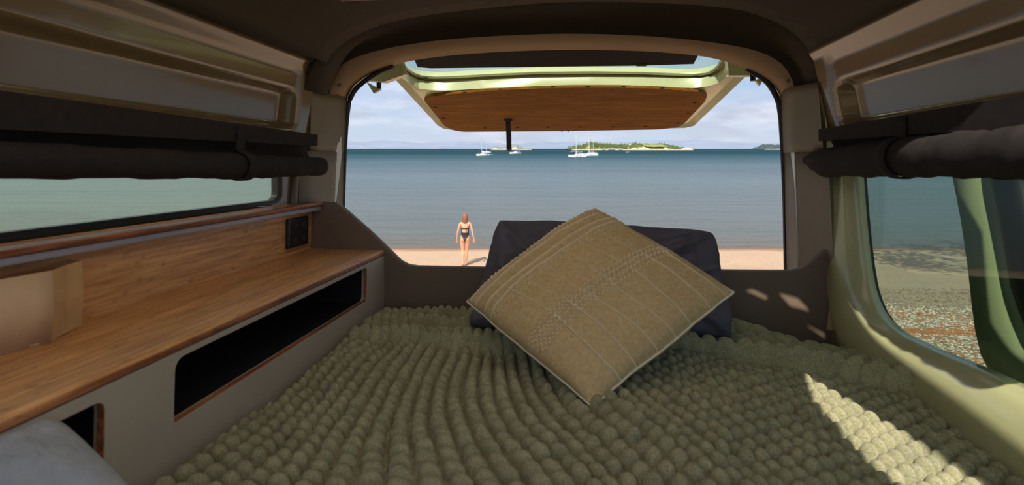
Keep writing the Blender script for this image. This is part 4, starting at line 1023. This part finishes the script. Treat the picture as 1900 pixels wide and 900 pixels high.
# ---- rolled window covers
def blind(s_, label, rail, roll, strap_px, name='window_blind'):
    # rail: (x, y0, y1, zc_far, zc_near, h) ; roll: list of (x,y,z,r)
    root = empty(name, (roll[0][0], .5, -.03), label, 'blind')
    x, y0, y1, zt1, zb1, zt0, zb0 = rail
    t_ = .014*s_
    b = B().loft([[(x, y1, zb1), (x-t_, y1, zb1), (x-t_, y1, zt1), (x, y1, zt1)], [(x, .82, zb0), (x-t_, .82, zb0), (x-t_, .82, zt0), (x, .82, zt0)] if s_ > 0 else [(x, .5, zb0), (x-t_, .5, zb0), (x-t_, .5, zt0), (x, .5, zt0)],
                  [(x, y0, zb0+(zb0-zb1)), (x-t_, y0, zb0+(zb0-zb1)), (x-t_, y0, zt0+(zt0-zt1)), (x, y0, zt0+(zt0-zt1))]], closed=True, capends=True)
    obj('rail', b, FABRIC, root)
    # hanging cloth between rail and roll
    rows = []
    for i in range(41):
        y = y1-.004-(y1-y0)*i/40; k = 1-.12*abs(sin(i*1.3))
        rows.append([(x+s_*.004, y, zb1+.01), (x+s_*.016*k, y, .03), (roll[0][0]+s_*.02*k, y, roll[0][2]+.012), (roll[0][0]+s_*.015, y, roll[0][2]-.004)])
    obj('cloth', B().loft(rows), FABRIC, root, smooth=True, mods=[SOL(.003, 0)])
    pts = []; rs = []
    for i in range(60):
        t = i/59*(len(roll)-1); j = min(int(t), len(roll)-2); f = t-j; a, c_ = roll[j], roll[j+1]
        pts.append(Vector((a[0]*(1-f)+c_[0]*f, a[1]*(1-f)+c_[1]*f, a[2]*(1-f)+c_[2]*f))); rs.append((a[3]*(1-f)+c_[3]*f)*(1+.05*sin(i*.9)+.03*sin(i*2.3)))
    obj('roll', B().tube(pts, rs, 20, sq=(.9, 1.05)), FABRIC, root, smooth=True)
    for px in strap_px:
        c_ = P(px, 295, x=roll[0][0]); rr = .0265; b = B(); rows = []
        zc = float(np.interp(c_.y, [r[1] for r in roll][::-1], [r[2] for r in roll][::-1])); rr = float(np.interp(c_.y, [r[1] for r in roll][::-1], [r[3] for r in roll][::-1]))+.004
        path = [(x-s_*.016, zt1), (x-s_*.017, .05), (x-s_*.012, .025)]+[(roll[0][0]-s_*rr*sin(a), zc+rr*cos(a)) for a in [radians(d_) for d_ in range(10, 220, 15)]]
        for xx, zz in path: rows.append([(xx, c_.y-.013, zz), (xx, c_.y+.013, zz)])
        obj('strap', b.loft(rows), FABRIC, root, smooth=True, mods=[SOL(.003, 0)])
    return root
a, c_ = P(587, 250, x=-.67), P(0, 168, x=-.67)
e1 = P(597, 309, x=-.662); e0 = P(0, 300, x=-.662)
blind(-1, 'charcoal roller cover furled above the left window', (-.68, -.6, a.y, a.z, P(587, 271, x=-.67).z, c_.z, P(0, 240, x=-.67).z), [(-.662, e1.y, e1.z, .021), (-.662, .95, e1.z+.002, .0235), (-.662, e0.y, e0.z+.002, .0205), (-.662, -.6, .002, .022)], (449,))
a, c_ = P(1522, 240, x=.56), P(1900, 178, x=.56)
e1 = P(1484, 296, x=.545); e2 = P(1525, 300, x=.545); e3 = P(1700, 290, x=.545); e0 = P(1900, 282, x=.545)
blind(1, 'charcoal roller cover furled above the right window', (.57, .56, a.y, a.z, P(1522, 262, x=.56).z, c_.z, P(1900, 235, x=.56).z), [(.552, e1.y, e1.z, .006), (.552, e2.y, e2.z-.002, .031), (.552, e3.y, e3.z, .032), (.552, e0.y, e0.z, .032), (.552, .56, .0, .032)], (1672,))

# ---- mattress
b = B().box((-.50, -1.2, -.60), (.572, 1.292, -.435), .02)
tag(obj('mattress', b, SHEET, smooth=False, auto=40), 'mattress under a dark grey fitted sheet, filling the bed between shelf and right wall', 'mattress')

# ---- chunky knit throw
def throw():
    nx, ny = 640, 620; xs = np.linspace(-.507, .597, nx); ys = np.linspace(.42, 1.288, ny)
    Xg, Yg = np.meshgrid(xs, ys, indexing='ij')
    # the fold: behind this line the throw is bunched into cross ropes
    fy = 1.035+.012*np.sin(Xg*9)-.05*np.clip(Xg-.1, 0, 1)+.01*fbm(Xg, Yg, 6, 4)
    back = 1/(1+np.exp(-(Yg-fy)/.006))
    Z = -.393+.014*np.exp(-((Xg+.0)/.35)**2)-.040*np.clip((Xg-.25)/.35, 0, 1)**1.3
    Z += .008*fbm(Xg, Yg, 4, 11)+.010*fbm(Xg+Yg*.6, Yg*.4, 9, 12)*np.clip((Yg-.5)*3, .3, 1)
    # drapes in the near layer
    Z += .010*np.exp(-((Xg-(.10-.55*(Yg-.7)))/.05)**2)*(1-back)-.008*np.exp(-((Xg-(.0-.55*(Yg-.7)))/.035)**2)*(1-back)
    Z += .008*np.exp(-((Xg-(-.18+.3*(Yg-.7)))/.04)**2)*(1-back)
    # rear ropes
    Z += -back*.006
    for k_, (oy, hh, wv, ph0) in enumerate(((.012, .034, .010, 0), (.070, .022, .016, 1.3), (.122, .026, .014, 2.9), (.178, .024, .016, 4.4), (.226, .018, .012, 5.2))):
        yc = fy+oy+wv*np.sin(Xg*(7+k_*1.7)+ph0)+.010*fbm(Xg, Yg*.2, 7, 30+k_)
        hk = hh*1.45*(1+.45*fbm(Xg, Yg*.1, 4, 40+k_)); wd = .0135+.003*fbm(Xg, Yg*.1, 5, 50+k_)
        dd_ = Yg-yc; prof_ = np.where(dd_ < 0, np.exp(-(dd_/(wd*.75))**2), np.exp(-(dd_/(wd*1.5))**2))
        Z += hk*prof_
    Z -= .02*np.clip((Yg-1.25)/.04, 0, 1)
    # left edge tucks down
    Z -= .03*np.clip((-.485-Xg)/.02, 0, 1)**2
    # stitches: slanted lumps in columns
    tt_ = np.clip((Xg+.55)/.75, 0, 1); S_ = .55*tt_*tt_*(3-2*tt_)-.2*np.clip((Xg-.2)/.4, 0, 1)
    U = Xg+.020*fbm(Xg, Yg, 3.1, 5)+S_*(Yg-.82)+.012*np.sin(Yg*11+Xg*6)
    Vv = Yg+.018*fbm(Xg, Yg, 3.7, 6)+.02*np.sin(Xg*5)-.42*Xg*S_
    cw, ch = .0262, .0235
    rngb = np.random.default_rng(3); rh = rngb.random((128, 128)); ro = rngb.random((128, 128))
    best = np.zeros_like(Xg)
    ci = np.floor(U/cw).astype(int)
    for di in (-1, 0, 1):
        c_ = ci+di; off = np.where(c_ % 2 == 0, 0.0, .5)
        rj = np.floor(Vv/ch-off).astype(int)
        for dj in (-1, 0, 1):
            r_ = rj+dj; h = rh[c_ % 128, r_ % 128]; o2 = ro[c_ % 128, r_ % 128]
            du = (U-(c_+.5+.10*(o2-.5))*cw)/cw; dv = (Vv-(r_+.5+off+.12*(h-.5))*ch)/ch
            sg = np.where(c_ % 2 == 0, 1.0, -1.0)*.35
            a_ = du+sg*dv*.5; b2 = dv-sg*du*.8
            q = (a_/.465)**2+(b2/.485)**2
            best = np.maximum(best, np.sqrt(np.clip(1-q, 0, 1))*(.82+.3*h))
    stitch = .0225*best**.8
    Z += stitch*(1-.58*back)
    # yarn twist
    Z += .0009*np.sin((U*1.0+Vv*1.4)*2*pi/.0052)*(best > .2)
    Yo = Yg.copy()
    Xo = Xg + 0*Xg
    Zr = np.stack([Xo, Yo, Z], -1)
    return Zr
BL = throw()
# rear outline of the throw: rounded off at the left rear corner, slipping under the pillows
me = grid_mesh(BL)
bm = bmesh.new(); bm.from_mesh(me)
def gone(c):
    x, y = c.x, c.y; lim = 1.286
    if x < -.22: lim = 1.288-.9*max(0, (-.40-x))**1.5*2
    if x > .02: lim = 1.225-.02*sin(x*14)+(.04 if x > .42 else 0)
    return y > lim
bmesh.ops.delete(bm, geom=[f for f in bm.faces if f.calc_center_median().y > 1.14 and gone(f.calc_center_median())], context='FACES')
bm.to_mesh(me); bm.free()
o = obj('knitted_throw', me, WOOL)
tag(o, 'olive chunky knit throw spread over the whole bed and bunched in folds below the pillows', 'blanket')

# ---- pillows
def cushion(c4, th_, nu, nv, disp=None, wr=.0, seed=1, pinch=.06, pw=.5, nrm_sign=1, rnd=0.0, edge=0.0):
    """c4: TL, TR, BR, BL ; returns closed cushion mesh, front towards -y"""
    c4 = [Vector(c) for c in c4]; u = np.linspace(-1, 1, nu); v = np.linspace(-1, 1, nv); U, V2 = np.meshgrid(u, v, indexing='ij')
    eu = (1-U**2); ev = (1-V2**2)
    # pull edges inward between the corners
    Us = U*(1-pinch*ev*np.abs(U)**2); Vs = V2*(1-pinch*eu*np.abs(V2)**2)
    if rnd:
        k_ = 1-rnd*(np.abs(U)*np.abs(V2))**5; Us = Us*k_; Vs = Vs*k_
    if edge:
        Us = Us+edge*fbm(V2*2+7, U*0+seed, 1.3, seed+2, 3)*np.abs(U)**3; Vs = Vs+edge*fbm(U*2+17, V2*0+seed, 1.3, seed+3, 3)*np.abs(V2)**3
    a, b_, c_, d_ = [np.array(c) for c in c4]   # v=+1 top
    s0, t0 = (Us+1)/2, (Vs+1)/2
    Pm = (a[None, None]*((1-s0)*t0)[..., None]+b_*(s0*t0)[..., None]+c_*(s0*(1-t0))[..., None]+d_*((1-s0)*(1-t0))[..., None])
    n = np.cross(b_-a, d_-a); n = n/np.linalg.norm(n)
    if n[1] > 0: n = -n
    prof = (np.clip(1-np.abs(U)**2.4, 0, 1)*np.clip(1-np.abs(V2)**2.4, 0, 1))**pw
    sides = []
    for sg in (1, -1):
        h = th_*prof*(1 if sg > 0 else .8)
        w_ = wr*fbm(U*1.2+3, V2*1.2+3, 1.6, seed+(sg < 0)*5, 4)*prof**.5
        dd = disp(U, V2)*prof**.3 if (disp is not None and sg > 0) else 0
        sides.append(Pm+n*(sg*h+w_+dd)[..., None] if sg > 0 else Pm+n*(sg*h+w_)[..., None])
    f1 = grid_mesh(sides[0]); nvt = nu*nv
    allv = np.concatenate([sides[0].reshape(-1, 3), sides[1].reshape(-1, 3)]); idx = np.arange(nvt).reshape(nu, nv)
    q = np.stack([idx[:-1, :-1], idx[1:, :-1], idx[1:, 1:], idx[:-1, 1:]], -1).reshape(-1, 4)
    q2 = q[:, ::-1]+nvt
    rim = np.concatenate([idx[:, 0], idx[-1, 1:], idx[-2::-1, -1], idx[0, -2:0:-1]]); r2 = np.roll(rim, -1)
    q3 = np.stack([rim, r2, r2+nvt, rim+nvt], -1)[:, ::-1]
    fq = np.concatenate([q, q2, q3]); me = bpy.data.meshes.new('c'); me.vertices.add(len(allv)); me.vertices.foreach_set('co', allv.reshape(-1).astype(np.float32))
    me.loops.add(fq.size); me.loops.foreach_set('vertex_index', fq.reshape(-1).astype(np.int32)); me.polygons.add(len(fq)); me.polygons.foreach_set('loop_start', np.arange(0, fq.size, 4, dtype=np.int32))
    me.update(calc_edges=True); me.polygons.foreach_set('use_smooth', np.ones(len(fq), bool))
    uvl = me.uv_layers.new(name='UVMap'); uvv = np.stack([(U.reshape(-1)+1)/2, (V2.reshape(-1)+1)/2], -1); uvv = np.concatenate([uvv, uvv])[fq.reshape(-1)]
    if disp is not None:
        yk = np.clip(np.concatenate([disp(U, V2).reshape(-1), 0*U.reshape(-1)])/.0055, 0, 1); ya = me.attributes.new('yarn', 'FLOAT', 'POINT'); ya.data.foreach_set('value', yk.astype(np.float32))
    uvl.data.foreach_set('uv', uvv.reshape(-1).astype(np.float32)); bpy.data.meshes.remove(f1); me.validate()
    return me, sides[0], n
# dark pillow behind, with creases radiating from its corners
def creases(U, V2):
    z = 0
    for (cu, cv, an, l, s_) in ((-1, 1, -62, 1.2, .010), (-1, 1, -78, 1.3, .008), (-.9, .3, -70, 1.0, .008), (1, 1, -150, .9, .008), (1, 1, -128, 1.1, .010), (1, -.2, 150, .7, .008), (1, .3, -140, .8, .008), (-1, -1, 60, .7, .007), (1, -1, 120, .8, .01), (.9, -.5, 160, .7, .008), (.6, 1, -80, .7, .006), (-.5, 1, -100, .6, .005)):
        a = radians(an); du, dv = U-cu, V2-cv; al = du*cos(a)+dv*sin(a); ac = -du*sin(a)+dv*cos(a)
        z = z+s_*np.exp(-(ac/(.035+.05*np.clip(al, 0, 2)))**2)*np.clip(al*3, 0, 1)*np.exp(-(al/l)**2)-.5*s_*np.exp(-((ac-.1)/(.05+.05*np.clip(al, 0, 2)))**2)*np.clip(al*3, 0, 1)*np.exp(-(al/l)**2)
    return z*1.7
pc = [P(921, 404, y=1.215), P(1330, 428, y=1.215), P(1372, 612, y=1.12), P(862, 612, y=1.12)]
pc[2].z = min(pc[2].z, -.365); pc[3].z = min(pc[3].z, -.365)
me, _, _ = cushion(pc, .062, 150, 110, creases, .020, 4, .03, .40, rnd=.05, edge=.03)
tag(obj('pillow', me, LINEN_), 'charcoal grey pillow leaning on the tail board behind a cream cushion', 'pillow')

RIBS = (-.86, -.70, -.46, -.22, .02, .88)
def weave(U, V2):
    # U: from the lower-left side to the upper-right; V2=+1 is the upper-left edge
    z = 0*U
    for k in (.93, .80, .62, .50): z = z+.0032*np.exp(-((V2-k-.015*np.sin(U*5+k*9))/.010)**2)
    for k in (-.62, -.42, -.18, .08, .34, .62, .86): z = z+.0026*np.exp(-((U-k-.02*np.sin(V2*4+k*7))/.009)**2)*(.35+.65*(V2 < -.18))
    nub = lambda fu, fv: np.clip(np.sin(U*fu+.4*np.sin(V2*fv))*np.sin(V2*fv+(np.floor(U*fu/pi)%2)*pi/2), 0, 1)
    band = np.exp(-((V2+.22)/.13)**4)+np.exp(-((V2-.93)/.10)**4)+.5*np.exp(-((V2-.42)/.05)**4)
    z = z+.0042*nub(110, 90)*band*np.clip(1-np.abs(V2)**14, 0, 1)*np.clip(1-np.abs(U)**14, 0, 1)+.0005*np.sin(U*260)*np.sin(V2*260)
    return z*1.5
ct4 = [P(866, 560, y=.985), P(1103, 388, y=1.10), P(1362, 543, y=.985), P(1098, 754, z=-.362)]
# corners in order: (u-,v+)=left, (u+,v+)=top, (u+,v-)=right, (u-,v-)=bottom
me, front, nrm = cushion(ct4, .062, 330, 330, weave, .010, 9, .0, .44, edge=.02)
cu = tag(obj('cushion', me, CREAM), 'cream woven cotton cushion standing on its corner in front of the charcoal pillow', 'cushion')
# stitched side seam
rim = [front[i, 0] for i in range(0, 330, 4)]+[front[-1, j] for j in range(0, 330, 4)]+[front[329-i, -1] for i in range(0, 330, 4)]+[front[0, 329-j] for j in range(0, 330, 4)]
obj('seam', B().tube([Vector(p) for p in rim]+[Vector(rim[0])], .0022, 6), YARN, cu, smooth=True)

# pale grey cushion close to the lens, bottom left
gc = [Vector((-.53, .44, -.215)), Vector((-.36, .475, -.225)), Vector((-.235, .33, -.36)), Vector((-.53, .20, -.36))]
ga = [P(-90, 880, y=.40), P(118, 786, y=.46), P(275, 940, y=.42), P(-60, 1060, y=.33)]
me, _, _ = cushion(ga, .045, 80, 80, None, .006, 14, .02, .5)
tag(obj('grey_cushion', me, GREYKNIT), 'pale blue-grey cushion corner at the bottom left by the cubby', 'cushion')

BASE = Matrix.Identity(4)
# trees (outside the frame): one to the right whose shade falls on the sand, one over the van
tree('shade_tree', (16.5, 9.5, float(ground_z(np.array(16.), np.array(9.5)))), 8.5, 5.2, 60, 'leafy shore tree standing on the bank to the right of the view', 5, 60, .15, (-1.2, .5))
for o in list(SC.objects):
    if o.type == 'MESH' and o.get('kind') == 'structure' and o.get('label'): pass
